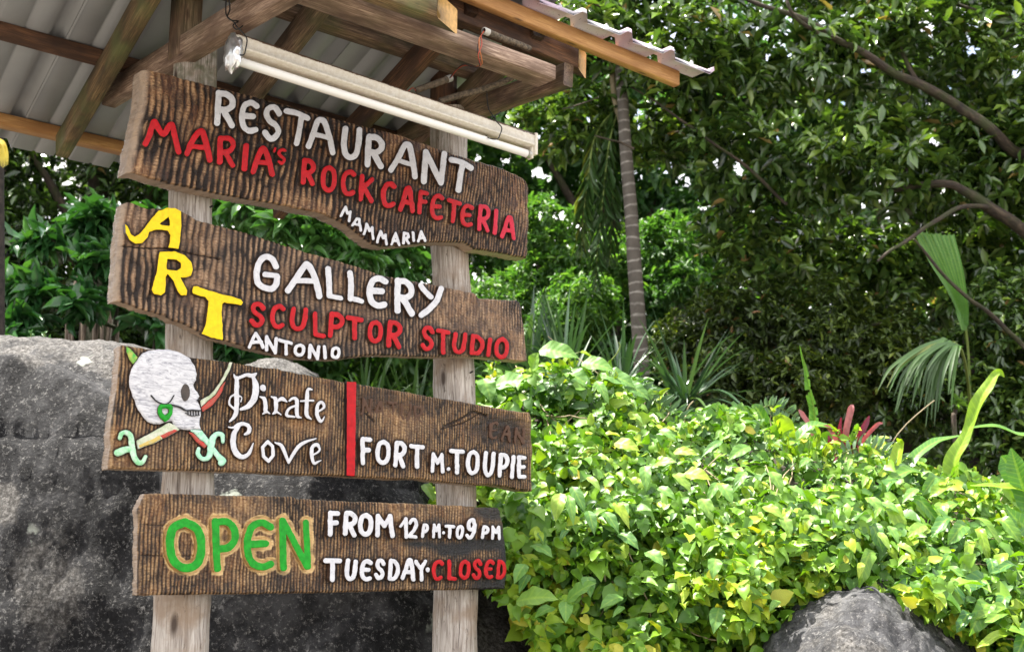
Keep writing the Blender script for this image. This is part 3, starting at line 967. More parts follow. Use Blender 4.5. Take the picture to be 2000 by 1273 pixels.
    gc = np.stack([s, h, 0 * s], -1)
    n0 = nx * ny
    Fq = grid_faces(nx, ny)[:, ::-1]
    # rim + side walls + back
    ring = [i * ny for i in range(nx)] + [(nx - 1) * ny + j for j in range(1, ny)] + [i * ny + ny - 1 for i in range(nx - 2, -1, -1)] + [j for j in range(ny - 2, 0, -1)]
    ring = np.array(ring); rn = len(ring)
    VV = [V.reshape(-1, 3)]; G = [gc.reshape(-1, 3)]; WE = [wear_light.ravel()]; STN = [stain_shade.ravel()]
    layers = 5
    base = V.reshape(-1, 3)[ring]
    for k in range(1, layers + 1):
        f = k / layers
        b = base - N * (thick * f) + .0015 * rand_dirs(rn) + D * (.003 * fbm(v3(base[:, 2] * 30, f * 3, seed), 3))[:, None]
        VV.append(b); gg = gc.reshape(-1, 3)[ring].copy(); gg[:, 0] += .02 * f * thick / .05; gg[:, 2] = thick * f
        G.append(gg); WE.append(np.full(rn, .35)); STN.append(np.full(rn, .05))
    faces = [Fq]
    prev = ring
    for k in range(1, layers + 1):
        cur = n0 + (k - 1) * rn + np.arange(rn)
        nxt = np.roll(np.arange(rn), -1)
        faces.append(np.stack([prev, cur, cur[nxt], prev[nxt]], 1)[:, ::-1]); prev = cur
    cen = len(np.vstack(VV)); VV.append(VV[-1].mean(0)[None]); G.append(G[-1].mean(0)[None]); WE.append([0.]); STN.append([0.])
    nxt = np.roll(prev, -1)
    faces.append(np.stack([prev, nxt, np.full(rn, cen)], 1))
    nv = sum(len(a) for a in VV)
    ch = np.zeros(nv); ch[:n0] = (char(X, Y, s, h).ravel() if char is not None else 0)
    if char is not None:
        for k in range(layers): ch[n0 + k * rn:n0 + (k + 1) * rn] = ch[:n0][ring]
    sd_a = np.full(nv, .85); sd_a[:n0] = sidea.ravel()
    hl = np.zeros(nv); hl[:n0] = cream.ravel()
    return mesh('plank', np.vstack(VV), faces, mat, parent, attrs={'gc': np.vstack(G), 'wear_light': np.concatenate(WE), 'stain_shade': np.concatenate(STN), 'cream': hl, 'side': sd_a, 'char': ch})


def sign(label, loc_px, letters, group='carved wooden signboards on the two poles'):
    c = onq(*loc_px, -.03)
    return thing('carved_signboard', c, label, 'signboard', group)


def build_letters(parent, spec, top, step=1.2, edge_mat=None, base=-.007):
    k = 0
    for text, sh, mat, cname in spec:
        relief('letter', sh, top, [mat, edge_mat or M_EDGE], parent, step=step, base=base, label='%s letter %s' % (cname, text) if text.isalnum() else '%s dot' % cname, warp_seed=float(k) * 3.1)
        k += 1


def G_(ch, x0, x1, yt, yb, w, m=.15, k=3.0): return Shape(glyph(ch, x0, x1, yt, yb, w, m, k))


# ---- sign 1
W_, R_, Y_, Gn_ = (M_WHITE, 'white'), (M_RED, 'red'), (M_YEL, 'yellow'), (M_GRN, 'green')
s1 = []
for a in [('R', 417, 462, 177, 249, 13.5), ('E', 467, 507, 194, 262, 12.5), ('S', 512, 552, 203, 277, 12.5), ('U', 666, 708, 246, 314, 12.5, .08),
          ('R', 711, 753, 262, 330, 13), ('N', 823, 872, 292, 362, 12.5, .08, 5)]:
    s1.append((a[0], G_(*a), *W_))
s1.insert(3, ('T', Shape([st([(560, 217), (583, 222), (601, 231)], 12), st([(590, 226), (586, 250), (580, 280)], 12)]), *W_))
s1.insert(4, ('A', Shape([st([(603, 286), (612, 262), (620, 238), (627, 234), (635, 240), (644, 268), (650, 298)], 12), st([(613, 262), (642, 269)], 10)]), *W_))
s1.insert(7, ('A', Shape([st([(764, 332), (778, 309), (790, 285), (796, 282), (801, 288), (807, 318), (811, 345)], 12), st([(778, 313), (806, 322)], 10)]), *W_))
s1.append(('T', Shape([st([(882, 312), (902, 317), (920, 328)], 12), st([(904, 322), (899, 345), (896, 371)], 12)]), *W_))
s1.append(('M', Shape([st([(284, 281), (293, 262), (301.5, 238), (309, 250), (320, 262), (329, 250), (336, 244), (342, 266), (349, 296)], 12.5)]), *R_))
s1.append(('A', Shape([st([(366, 299), (377, 273), (389, 258), (397, 260), (404, 285), (410, 312)], 12.5), st([(374, 286), (402, 288)], 10)]), *R_))
s1.append(('R', Shape([st([(431, 270), (430, 295), (430, 316)], 12), st([(432, 270), (449, 271), (456, 283), (448, 295), (433, 298)], 10.5), st([(440, 297), (455, 323)], 11, 0)]), *R_))
s1.append(('I', Shape([st([(481, 285), (479, 307), (478, 329)], 12.5)]), *R_))
s1.append(('A', Shape([st([(495, 335), (503, 310), (512, 292), (518, 293), (526, 315), (532, 340)], 12), st([(500, 316), (526, 319)], 10)]), *R_))
s1.append(("'", Shape([st([(538, 290), (536, 296)], 5, 0)]), *R_))
s1.append(('S', Shape([st([(557, 294), (550, 293), (545, 299), (550, 306), (556, 312), (551, 319), (545, 316)], 6.5)]), *R_))
for a in [('R', 587, 618, 309, 363, 11), ('O', 626, 659, 322, 377, 10.5), ('C', 665, 696, 330, 384, 10.5), ('K', 700, 732, 340, 396, 10.5), ('C', 743, 775, 353, 407, 11),
          ('A', 779, 813, 362, 416, 10.5), ('F', 815, 838, 371, 420, 9.5), ('E', 840, 868, 377, 431, 9.5), ('T', 871, 902, 388, 437, 9.5, .3), ('E', 899, 926, 397, 444, 9)]:
    s1.append((a[0], G_(*a), *R_))
s1 += [('R', G_('R', 932, 959, 399, 453, 9), M_PINKRED, 'faded red'), ('I', Shape([st([(970, 412), (967, 455)], 8.5, 0)]), M_PINKRED, 'faded red'),
       ('A', G_('A', 978, 1010, 420, 468, 9), M_PINKRED, 'faded red')]
for t, ps in [('M', [[(666, 422), (676, 404), (679, 417), (685, 413), (682, 432)]]), ('A', [[(689, 440), (697, 427), (702, 428), (705, 450)], [(692, 437), (704, 440)]]),
              ('M', [[(711, 457), (717, 438), (722, 451), (727, 444), (729, 467)]]), ('M', [[(737, 473), (744, 452), (749, 465), (753, 459), (755, 477)]]),
              ('A', [[(765, 477), (773, 456), (780, 478)], [(768, 470), (778, 470)]]),
              ('R', [[(788, 475), (790, 455), (797, 457), (798, 463), (790, 467)], [(793, 467), (799, 475)]]), ('I', [[(806.5, 454), (808.5, 470)]]),
              ('A', [[(817, 471), (823, 452), (831, 470)], [(820, 465), (829, 465)]])]:
    s1.append((t, Shape([st(p, 5.6, len(p) > 9) for p in ps]), *W_))

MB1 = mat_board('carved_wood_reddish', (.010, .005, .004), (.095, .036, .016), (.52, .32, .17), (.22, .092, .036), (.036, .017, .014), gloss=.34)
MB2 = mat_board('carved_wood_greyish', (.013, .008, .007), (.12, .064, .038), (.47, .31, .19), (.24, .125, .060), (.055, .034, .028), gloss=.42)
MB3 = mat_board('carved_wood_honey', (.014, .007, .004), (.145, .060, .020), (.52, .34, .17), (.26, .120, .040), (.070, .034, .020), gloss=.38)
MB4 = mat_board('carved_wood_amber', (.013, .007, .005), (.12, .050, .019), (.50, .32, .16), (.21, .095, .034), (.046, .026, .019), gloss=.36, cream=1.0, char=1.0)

g1 = sign('topmost carved board with white RESTAURANT and red lettering under the tube lamp', (640, 420), s1)
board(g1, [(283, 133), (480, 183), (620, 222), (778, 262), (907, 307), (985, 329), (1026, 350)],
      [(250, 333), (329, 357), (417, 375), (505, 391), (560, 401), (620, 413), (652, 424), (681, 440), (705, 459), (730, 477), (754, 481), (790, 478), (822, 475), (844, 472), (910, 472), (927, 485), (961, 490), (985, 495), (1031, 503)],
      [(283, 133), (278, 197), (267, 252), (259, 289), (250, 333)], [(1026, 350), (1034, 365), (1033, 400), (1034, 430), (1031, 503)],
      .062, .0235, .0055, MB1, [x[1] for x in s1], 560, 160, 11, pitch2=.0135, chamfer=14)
build_letters(g1, s1, .014)

# ---- sign 2
def Cz(pts, X0=200, Y0=380, k=3.743): return [(X0 + a / k, Y0 + b / k) for a, b in pts]
s2 = [
    ('A', Shape(polys=[Cz([(165, 215), (185, 232), (215, 295), (240, 305), (270, 290), (320, 230), (370, 165), (410, 120), (470, 98), (530, 98), (575, 120), (580, 220), (572, 310), (560, 397), (487, 388), (500, 300), (480, 265), (430, 255), (380, 258), (345, 275), (330, 310), (290, 355), (240, 357), (200, 332), (175, 280)])],
                holes=[Cz([(420, 215), (485, 165), (495, 190), (495, 230), (440, 225)])]), *Y_),
    ('R', Shape(polys=[Cz([(420, 420), (530, 415), (600, 440), (650, 490), (662, 545), (650, 590), (610, 608), (572, 602), (590, 640), (622, 702), (615, 738), (575, 735), (550, 700), (515, 620), (475, 578), (465, 600), (465, 660), (458, 715), (430, 735), (380, 725), (362, 695), (375, 640), (400, 560), (410, 490)])],
                holes=[Cz([(475, 470), (545, 475), (575, 500), (575, 540), (545, 555), (470, 545)])]), *Y_),
    ('T', Shape(polys=[Cz([(665, 672), (690, 668), (760, 695), (850, 722), (950, 745), (1015, 765), (1030, 785), (1015, 808), (970, 800), (895, 788), (878, 800), (872, 860), (880, 960), (882, 1060), (800, 1045), (728, 1015), (755, 960), (765, 890), (780, 780), (755, 750), (700, 735), (665, 725), (658, 700)])]), *Y_),
    ('G', Shape([st(Cz([(1272, 525), (1240, 470), (1190, 455), (1145, 500), (1128, 580), (1140, 645), (1185, 678), (1240, 688), (1272, 655), (1280, 605)]), 13), st(Cz([(1190, 583), (1278, 593)]), 11, 0)]), *W_),
    ('A', Shape([st(Cz([(1358, 700), (1420, 610), (1480, 520), (1505, 515), (1540, 570), (1570, 660), (1588, 742)]), 13), st(Cz([(1420, 628), (1550, 632)]), 11, 0)]), *W_),
    ('L', Shape([st([(641, 525), (643, 550), (644, 577)], 12), st([(645, 578), (666, 582)], 10, 0)]), *W_),
    ('L', Shape([st([(684, 533), (686, 556), (685, 583)], 12), st([(687, 582), (707, 588)], 10, 0)]), *W_),
    ('E', G_('E', 716, 759, 536, 603, 13.5), *W_), ('R', G_('R', 768, 812, 543, 616, 13.5, .2, 0), *W_),
    ('Y', Shape([st([(822, 557), (830, 568), (842, 580)], 11), st([(862, 564), (854, 586), (840, 602), (824, 615)], 12.5)]), *W_)]
for a in [('S', 487, 520, 588, 640, 10.5), ('C', 527, 558, 592, 643, 10.5), ('U', 566, 602, 599, 647, 10.5, .05), ('L', 610, 637, 608, 660, 10, .1, 0), ('P', 640, 673, 609, 662, 10.5),
          ('T', 675, 711, 616, 665, 10.5, .16, 0), ('O', 718, 749, 624, 671, 10), ('R', 754, 787, 625, 681, 10.5), ('S', 822, 850, 635, 686, 9.5), ('T', 851, 881, 641, 693, 9.5, .15, 0),
          ('U', 883, 913, 648, 692, 9.5, .05), ('D', 917, 947, 652, 695, 9), ('I', 950, 962, 658, 698, 9), ('O', 966, 995, 657, 702, 9)]:
    s2.append((a[0], G_(*a), *R_))
for t, ps in [('A', [[(487, 678), (494, 662), (500, 651), (508, 664), (514, 678)], [(491, 669), (511, 667)]]), ('N', [[(521, 683), (521, 657)], [(521, 658), (538, 688)], [(538, 689), (540, 661)]]),
              ('T', [[(546, 664), (569, 670)], [(559, 668), (559, 691)]]), ('N', [[(605, 698), (606, 674)], [(606, 674), (620, 699)], [(620, 700), (623, 677)]]), ('I', [[(634, 677), (636, 699)]])]:
    s2.append((t, Shape([st(p, 7.2, 0) for p in ps]), *W_))
s2.insert(-2, ('O', G_('O', 574, 597, 670, 697, 7), *W_)); s2.append(('O', G_('O', 646, 666, 675, 702, 7), *W_))
g2 = sign('carved board with yellow ART and white GALLERY, second from the top', (640, 640), s2)
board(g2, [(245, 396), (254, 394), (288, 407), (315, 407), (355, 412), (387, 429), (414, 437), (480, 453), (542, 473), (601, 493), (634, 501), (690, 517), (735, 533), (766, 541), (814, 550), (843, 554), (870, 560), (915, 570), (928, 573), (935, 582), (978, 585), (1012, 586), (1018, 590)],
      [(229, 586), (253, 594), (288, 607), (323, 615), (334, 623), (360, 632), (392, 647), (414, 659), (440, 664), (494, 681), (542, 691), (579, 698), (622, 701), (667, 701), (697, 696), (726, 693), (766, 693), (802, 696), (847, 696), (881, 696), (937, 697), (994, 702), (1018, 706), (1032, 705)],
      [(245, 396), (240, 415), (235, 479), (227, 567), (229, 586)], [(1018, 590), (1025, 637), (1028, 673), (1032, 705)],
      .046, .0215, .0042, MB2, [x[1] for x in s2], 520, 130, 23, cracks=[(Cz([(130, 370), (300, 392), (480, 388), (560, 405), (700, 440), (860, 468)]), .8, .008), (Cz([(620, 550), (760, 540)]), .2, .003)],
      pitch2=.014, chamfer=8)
build_letters(g2, s2, .014)

# ---- sign 3
def Ez(pts): return [(190 + a / 4.255, 660 + b / 4.255) for a, b in pts]
def Ew(pts, w, sm=True): return st(Ez(pts), np.asarray(w) / 4.255 if not np.isscalar(w) else w / 4.255, sm)
skull_poly = Ez([(380, 125), (430, 105), (500, 92), (600, 95), (700, 120), (770, 165), (815, 230), (833, 300), (825, 350), (802, 385), (815, 420), (840, 455), (858, 485), (848, 500), (838, 520), (855, 550), (866, 585), (868, 640), (856, 690), (855, 715), (865, 758), (780, 762), (690, 755), (650, 735), (625, 690), (600, 690), (560, 702), (530, 715), (470, 715), (420, 690), (375, 640), (335, 570), (300, 480), (272, 400), (270, 320), (290, 255), (330, 190)])
skull = Shape(polys=[skull_poly])
ell = lambda cx, cy, rx, ry, n=20: [(cx + rx * math.cos(2 * math.pi * i / n), cy + ry * math.sin(2 * math.pi * i / n)) for i in range(n)]
s3 = []
s3.append(('P', Shape([Ew([(1137, 300), (1150, 330), (1190, 325), (1240, 303), (1290, 312), (1325, 295)], [10, 26, 30, 30, 40, 14]), Ew([(1300, 325), (1318, 400), (1308, 490), (1262, 560), (1195, 592)], [30, 58, 58, 48, 26]),
                       Ew([(1160, 330), (1160, 450), (1160, 560), (1148, 640), (1100, 695)], [36, 42, 42, 36, 12]), Ew([(1150, 462), (1108, 490), (1100, 545), (1140, 590)], [14, 16, 18, 20]), Ew([(1165, 478), (1200, 492), (1195, 530)], [18, 12, 10])]), *W_))
s3.append(('I', Shape([Ew([(1380, 408), (1380, 418)], 50, 0), Ew([(1357, 488), (1390, 508), (1398, 560), (1402, 610)], [16, 34, 36, 34]), Ew([(1375, 632), (1405, 612), (1435, 628)], [12, 24, 10])]), *W_))
s3.append(('R', Shape([Ew([(1450, 488), (1485, 510), (1485, 600), (1460, 630)], [14, 34, 34, 12]), Ew([(1485, 605), (1525, 632)], [24, 12], 0), Ew([(1500, 530), (1535, 505), (1578, 528)], [16, 36, 12])]), *W_))
s3.append(('A', Shape([Ew([(1600, 520), (1630, 500), (1660, 520), (1662, 640), (1695, 662)], [18, 26, 34, 34, 12]), Ew([(1650, 560), (1595, 585), (1578, 640), (1640, 655)], [16, 24, 28, 16])]), *W_))
s3.append(('T', Shape([Ew([(1787, 428), (1755, 425), (1745, 470), (1742, 560), (1742, 640), (1782, 672)], [14, 24, 34, 34, 34, 12]), Ew([(1690, 522), (1797, 518)], [16, 18], 0)]), *W_))
s3.append(('E', Shape([Ew([(1835, 612), (1885, 575), (1868, 532), (1832, 560), (1830, 640), (1858, 690), (1892, 652)], [16, 20, 26, 30, 34, 26, 8])]), *W_))
s3.append(('C', Shape([Ew([(1092, 738), (1135, 745), (1170, 722), (1220, 712), (1262, 735), (1260, 780), (1230, 800)], [10, 22, 36, 34, 34, 34, 22]), Ew([(1175, 735), (1137, 800), (1132, 890), (1160, 960), (1210, 985), (1262, 955), (1298, 870)], [30, 46, 50, 50, 40, 34, 8])]), *W_))
s3.append(('O', Shape([Ew([(1420, 860), (1375, 905), (1385, 985), (1425, 1022), (1462, 975), (1460, 900), (1420, 860)], 30, 0)]), *W_))
s3.append(('V', Shape([Ew([(1480, 868), (1540, 905), (1592, 1035)], [12, 34, 22]), Ew([(1592, 1035), (1650, 930), (1720, 868), (1822, 832)], [22, 32, 30, 10])]), *W_))
s3.append(('E', Shape([Ew([(1785, 975), (1850, 930), (1832, 885), (1790, 905), (1783, 980), (1805, 1040), (1862, 1012)], [16, 20, 28, 32, 34, 26, 8])]), *W_))
for a in [('F', 703, 728, 852, 909, 9.6, .06, 0), ('O', 733, 764, 857, 908, 9.6), ('R', 768, 795, 860, 914, 9.6), ('T', 799, 831, 866, 915, 9.6, .08, 0), ('M', 841, 869, 883, 924, 7.8, .05, 0), ('.', 872, 881, 911, 920, 8),
          ('T', 877, 909, 875, 927, 9.2, .02, 0), ('O', 910, 938, 877, 928, 9), ('U', 943, 968, 880, 932, 9, .05), ('P', 972, 995, 884, 934, 9), ('I', 997, 1007, 887, 935, 8.6), ('B', 1009, 1029, 888, 935, 8.6, .05, 0)]:
    s3.append(('E' if a[0] == 'B' else a[0], G_(*a), *W_))
bar = Shape(polys=[[(678, 745), (696.5, 746), (693.5, 929), (677.6, 928)]])
sword = {
    'tip': Shape(polys=[Ez([(245, 68), (270, 80), (300, 110), (340, 160), (322, 192), (300, 217), (270, 180), (245, 110)])]),
    'b1': Shape(polys=[Ez([(330, 850), (600, 703), (640, 720), (690, 762), (500, 862), (340, 922)])]),
    'b1y': Shape(polys=[Ez([(345, 885), (430, 850), (520, 805), (540, 838), (440, 885), (350, 912)])]),
    'b1r': Shape(polys=[Ez([(520, 808), (640, 755), (676, 768), (545, 838)])]),
    'up': Shape(polys=[Ez([(860, 520), (935, 475), (1005, 395), (1060, 300), (1103, 198), (1130, 198), (1100, 280), (1045, 375), (980, 472), (905, 540), (868, 570)])]),
    'upr': Shape(polys=[Ez([(870, 575), (905, 545), (982, 476), (1046, 382), (1075, 355), (1035, 455), (965, 555), (880, 612)])]),
    'b2': Shape(polys=[Ez([(775, 762), (870, 764), (950, 860), (925, 900), (870, 850)])]),
    'b2r': Shape(polys=[Ez([(762, 775), (790, 782), (868, 852), (918, 895), (895, 915), (830, 862)])]),
    'g1': Shape([Ew([(192, 830), (205, 792), (245, 785), (282, 815), (292, 890), (308, 975), (340, 1028), (380, 1030), (405, 985)], [36, 40, 44, 52, 56, 54, 50, 44, 36])]),
    'p1': Shape([Ew([(175, 950), (230, 930), (285, 915)], [66, 58, 46])]),
    'g2': Shape([Ew([(848, 915), (842, 960), (878, 1002), (930, 985), (950, 900), (965, 830), (1000, 795), (1042, 805), (1048, 860)], [30, 38, 42, 48, 60, 54, 42, 42, 32])]),
    'p2': Shape([Ew([(970, 920), (1005, 975), (1042, 1015), (1035, 1035)], [44, 48, 66, 60])]),
}
g3 = sign('carved board with white skull over crossed swords, Pirate Cove lettering and red divider', (640, 900), s3)
ghosts = [(740, 782, 42, 22, .0035, .55), (800, 795, 40, 20, .003, .5), (975, 838, 50, 26, .004, .6), (1010, 850, 34, 26, .004, .55), (700, 790, 18, 26, .003, .4)]
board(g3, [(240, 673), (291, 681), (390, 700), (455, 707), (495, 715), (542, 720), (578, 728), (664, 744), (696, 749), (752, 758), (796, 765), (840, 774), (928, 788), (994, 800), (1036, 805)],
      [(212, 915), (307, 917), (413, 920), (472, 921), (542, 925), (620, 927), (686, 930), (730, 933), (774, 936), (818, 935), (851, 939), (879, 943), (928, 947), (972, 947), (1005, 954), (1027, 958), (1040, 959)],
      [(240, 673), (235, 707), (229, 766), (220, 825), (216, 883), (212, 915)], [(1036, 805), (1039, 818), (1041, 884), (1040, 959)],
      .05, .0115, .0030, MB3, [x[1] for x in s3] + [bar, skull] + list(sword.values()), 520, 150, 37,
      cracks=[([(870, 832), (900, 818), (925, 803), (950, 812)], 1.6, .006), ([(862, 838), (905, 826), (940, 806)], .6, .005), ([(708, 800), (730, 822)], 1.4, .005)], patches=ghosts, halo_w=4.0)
build_letters(g3, s3, .014)
# worn remains of an older line of lettering, bare wood
gh = [('N', 706, 728, 776, 812), ('A', 732, 752, 780, 814), ('T', 757, 778, 783, 820), ('U', 782, 804, 787, 822), ('R', 808, 828, 792, 828), ('E', 955, 974, 822, 858), ('A', 980, 1000, 828, 862), ('N', 1005, 1026, 834, 868)]
relic = []
for c_, a0, a1, b0, b1 in gh: relic += glyph(c_, a0, a1, b0, b1, 5.5, .1, 1)
for q_, (c_, a0, a1, b0, b1) in enumerate(gh):
    relief('scraped_letter', Shape(glyph(c_, a0, a1, b0, b1, 5.5, .1, 1)), .0002, [MT_DARK, MT_DARK], g3, step=1.4, base=-.008, wob=1.6, bevel=1.5, warp_seed=q_ * 2.)
relief('divider_bar', bar, .012, [M_RED, M_INK], g3, label='red painted upright bar', wob=.4)
so = relief('skull', skull, .010, [M_SKULL, M_EDGE], g3, step=1.3, bevel=7, round_h=.006, label='white carved skull in profile',
            dome=lambda x, y, d: .006 * np.clip(1 - ((x - 325) / 62) ** 2 - ((y - 735) / 60) ** 2, 0, 1))
relief('eye_socket', Shape(polys=[Ez(ell(735, 450, 38, 70))]), .0150, [M_SOCKET, M_INK], so, base=.006, bevel=1.5, round_h=.001)
for nm, p_, w_ in [('jaw_line', [(450, 475), (490, 520), (550, 545), (600, 535), (640, 475)], 9), ('mouth_line', [(600, 550), (690, 570), (740, 600), (800, 598), (862, 602)], 12),
                   ('nostril_line', [(838, 515), (856, 505)], 9)]:
    relief(nm, Shape([Ew(p_, w_)]), .0172, [M_INK, M_INK], so, base=.005, bevel=.6, round_h=.0005, step=.8, wob=.3)
for k in range(5):
    xx = 755 + k * 22
    relief('tooth_gap', Shape([Ew([(xx, 603), (xx + 3, 640)], 6, 0)]), .0145, [M_INK, M_INK], so, base=.005, bevel=.6, round_h=.0004, step=.8, wob=.2)
relief('lip_line', Shape([Ew([(735, 622), (790, 645), (850, 640)], 6)]), .0145, [M_INK, M_INK], so, base=.005, bevel=.6, round_h=.0004, step=.8, wob=.2)
relief('earring', Shape(polys=[Ez([(510, 570), (530, 545), (570, 548), (610, 545), (635, 570), (632, 630), (605, 670), (572, 697), (535, 670), (508, 630)])],
                        holes=[Ez([(545, 590), (570, 580), (598, 590), (600, 618), (572, 640), (545, 622)])]), .021, [M_GRN, M_EDGE], g3, base=.006, bevel=4, round_h=.005, label='green heart earring')
for nm, k_, mt, top, lab in [('sword_tip', 'tip', M_LEAFG, .011, None), ('sword_blade', 'b1', M_STEEL, .009, None), ('blade_stripe', 'b1y', M_DYEL, .0105, 'yellow painted stripe'),
                             ('blade_stripe', 'b1r', M_DRED, .0107, 'red painted stripe'), ('sword_blade', 'up', M_STEEL, .010, None), ('blade_stripe', 'upr', M_DRED, .009, 'dull red painted stripe'),
                             ('sword_blade', 'b2', M_MINT, .010, None), ('blade_stripe', 'b2r', M_DRED, .0092, 'red painted stripe'), ('sword_guard', 'g1', M_LGRN, .014, 'pale green curled guard'),
                             ('sword_pommel', 'p1', M_LGRN, .012, None), ('sword_guard', 'g2', M_MINT, .014, 'mint green curled guard'), ('sword_pommel', 'p2', M_MINT, .012, None)]:
    relief(nm, sword[k_], top, [mt, M_EDGE], g3, step=1.1, bevel=4 if 'guard' in nm or 'pommel' in nm else 2, round_h=.004, label=lab)

# ---- sign 4
s4g = [('O', G_('O', 323, 403, 1010, 1118, 18.6, .05, -2), *Gn_), ('P', G_('P', 412, 468, 1010, 1118, 15.8, .02, -4), *Gn_), ('E', G_('E', 476, 537, 1012, 1114, 15.8, .04, 0), *Gn_),
       ('N', Shape([st([(552, 1017), (554, 1108)], 14.5, 0), st([(554, 1017), (600, 1106)], 13.5, 0), st([(598, 1020), (602, 1106)], 13, 0)]), *Gn_)]
s4 = []
for a in [('F', 639, 666, 996, 1048, 10.5, .03, 0), ('R', 669, 699, 997, 1048, 10.5), ('O', 699, 730, 1000, 1048, 10.5), ('M', 732, 771, 1002, 1050, 10, .03, -2), ('2', 796, 818, 1010, 1052, 7.6), ('P', 823, 838, 1021, 1051, 6.8),
          ('M', 844, 862, 1021, 1051, 6.2, .02, 0), ('.', 863, 871, 1036, 1044, 7), ('T', 868, 890, 1023, 1052, 7.2, .02, 0), ('O', 890, 907, 1024, 1053, 7), ('9', 910, 933, 1010, 1054, 8), ('P', 940, 956, 1025, 1053, 6.8),
          ('M', 959, 979, 1025, 1054, 6.4, .02, 0), ('T', 631, 669, 1088, 1136, 10.5, .0, 0), ('U', 673, 699, 1090, 1135, 10), ('E', 703, 728, 1090, 1135, 9.4), ('S', 731, 754, 1089, 1133, 9.2), ('D', 757, 782, 1090, 1135, 9),
          ('A', 784, 814, 1088, 1134, 9.2), ('.', 831, 841, 1107, 1117, 9.5)]:
    s4.append((a[0], G_(*a), *W_))
s4.insert(4, ('1', Shape([st([(783, 1027), (793, 1013)], 6, 0), st([(793, 1013), (794, 1048)], 8, 0)]), *W_))
s4.insert(-1, ('Y', Shape([st([(813, 1096), (821, 1109)], 8, 0), st([(831, 1095), (824, 1110), (824, 1131)], 8)]), *W_))
for a in [('C', 843, 867, 1091, 1134, 8.6), ('L', 873, 893, 1091, 1134, 8.8, .03, 0), ('O', 896, 920, 1091, 1132, 8.2), ('S', 922, 943, 1090, 1132, 8), ('E', 946, 966, 1091, 1131, 7.8), ('D', 969, 990, 1092, 1132, 7.8)]:
    s4.append((a[0], G_(*a), *R_))
g4 = sign('lowest carved board with green OPEN, opening hours and red CLOSED', (640, 1130), s4)


def char4(X, Y, s, h):
    n = fbm(v3(X * .03, Y * .05, 3), 4)
    a = sstep(938, 974, X + 40 * n) * .97
    b = .97 * np.clip(1.7 - np.hypot((X - 905) / 80, (Y - 1067) / 13) + 1.2 * n, 0, 1)
    c = .95 * sstep(890, 955, X + 40 * n) * sstep(1122, 1140, Y + 14 * n)
    d = .95 * sstep(905, 950, X + 30 * n) * (1 - sstep(1006, 1020, Y + 12 * n))
    e = .5 * sstep(.25, .5, fbm(v3(X * .02, Y * .04, 13), 4))
    return np.maximum.reduce([a, b, c, d, e])


s4shapes = [x[1] for x in s4] + [x[1] for x in s4g]
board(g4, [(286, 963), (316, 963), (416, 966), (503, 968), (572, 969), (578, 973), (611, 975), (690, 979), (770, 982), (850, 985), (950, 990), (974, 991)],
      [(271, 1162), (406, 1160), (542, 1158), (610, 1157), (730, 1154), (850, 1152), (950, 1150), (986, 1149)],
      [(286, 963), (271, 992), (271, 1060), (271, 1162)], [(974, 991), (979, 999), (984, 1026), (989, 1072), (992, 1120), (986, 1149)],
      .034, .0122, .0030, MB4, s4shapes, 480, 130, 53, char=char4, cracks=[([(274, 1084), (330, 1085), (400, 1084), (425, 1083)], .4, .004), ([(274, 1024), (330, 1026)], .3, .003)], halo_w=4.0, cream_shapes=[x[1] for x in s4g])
build_letters(g4, s4, .019)
build_letters(g4, s4g, .013, base=-.014, edge_mat=M_CREAM)

# ------------------------------------------------------------------ ground
gx = np.concatenate([[-150, -60, -30], np.linspace(-14, 14, 57), [30, 60, 150]]); gy = np.concatenate([[-100, -30, -10], np.linspace(-4, 34, 77), [60, 120, 220]])
GX, GY = np.meshgrid(gx, gy, indexing='ij')
GZ = .08 * fbm(v3(GX * .3, GY * .3), 3) + 2.6 * sstep(12, 30, GY) 
mesh('ground', np.stack([GX, GY, GZ], -1).reshape(-1, 3), grid_faces(len(gx), len(gy)), M_SOIL, kind='structure')

# pale ground added out of view, bounces light up to signs and roof
M_BOUNCE = mat_flat('pale_bounce_sand', (.24, .215, .18), .95, var=.3, scale=4, bump=.4)
gx = np.linspace(-9, 9, 60); gy = np.linspace(-8, 3.6, 50)
GX, GY = np.meshgrid(gx, gy, indexing='ij')
mesh('path', np.stack([GX, GY, .10 + .03 * fbm(v3(GX * .8, GY * .8), 3)], -1).reshape(-1, 3), grid_faces(60, 50), M_BOUNCE, kind='structure')

# ------------------------------------------------------------------ canopy on two poles
canopy = thing('canopy', sqh(.6, -.3, 0), 'open timber canopy with metal sheet roof carried by two weathered round poles', 'canopy')


def pole(pts, q, seed, wtop_moss):
    x = np.array([p[0] for p in pts], float); y = np.array([p[1] for p in pts], float); w = np.array([p[2] for p in pts], float)
    ys = np.linspace(y[0], y[-1], 90)
    xs = np.interp(ys, y, x); ws = np.interp(ys, y, w)
    P = onq(xs, ys, q); _, _, dep = project(P)
    R = ws / 2 * dep / F
    P += (N * .006) * fbm(v3(P[:, 2] * 2.2, seed, 0), 3)[:, None] + (D * .006) * fbm(v3(P[:, 2] * 2.2, seed, 8), 3)[:, None]
    V, Fc, gc = tube(P, R, 44, noise=.15, nf=3.6, seed=seed)
    V += .004 * np.stack([fbm(V * np.array([40, 40, 9]) + k_, 3) for k_ in (0, 7, 19)], -1)
    # long drying cracks
    mo = np.clip((V[:, 2] - 3.12) / .2, 0, 1) * wtop_moss
    return mesh('pole', V, Fc, M_POST, canopy, attrs={'gc': gc, 'moss': mo})


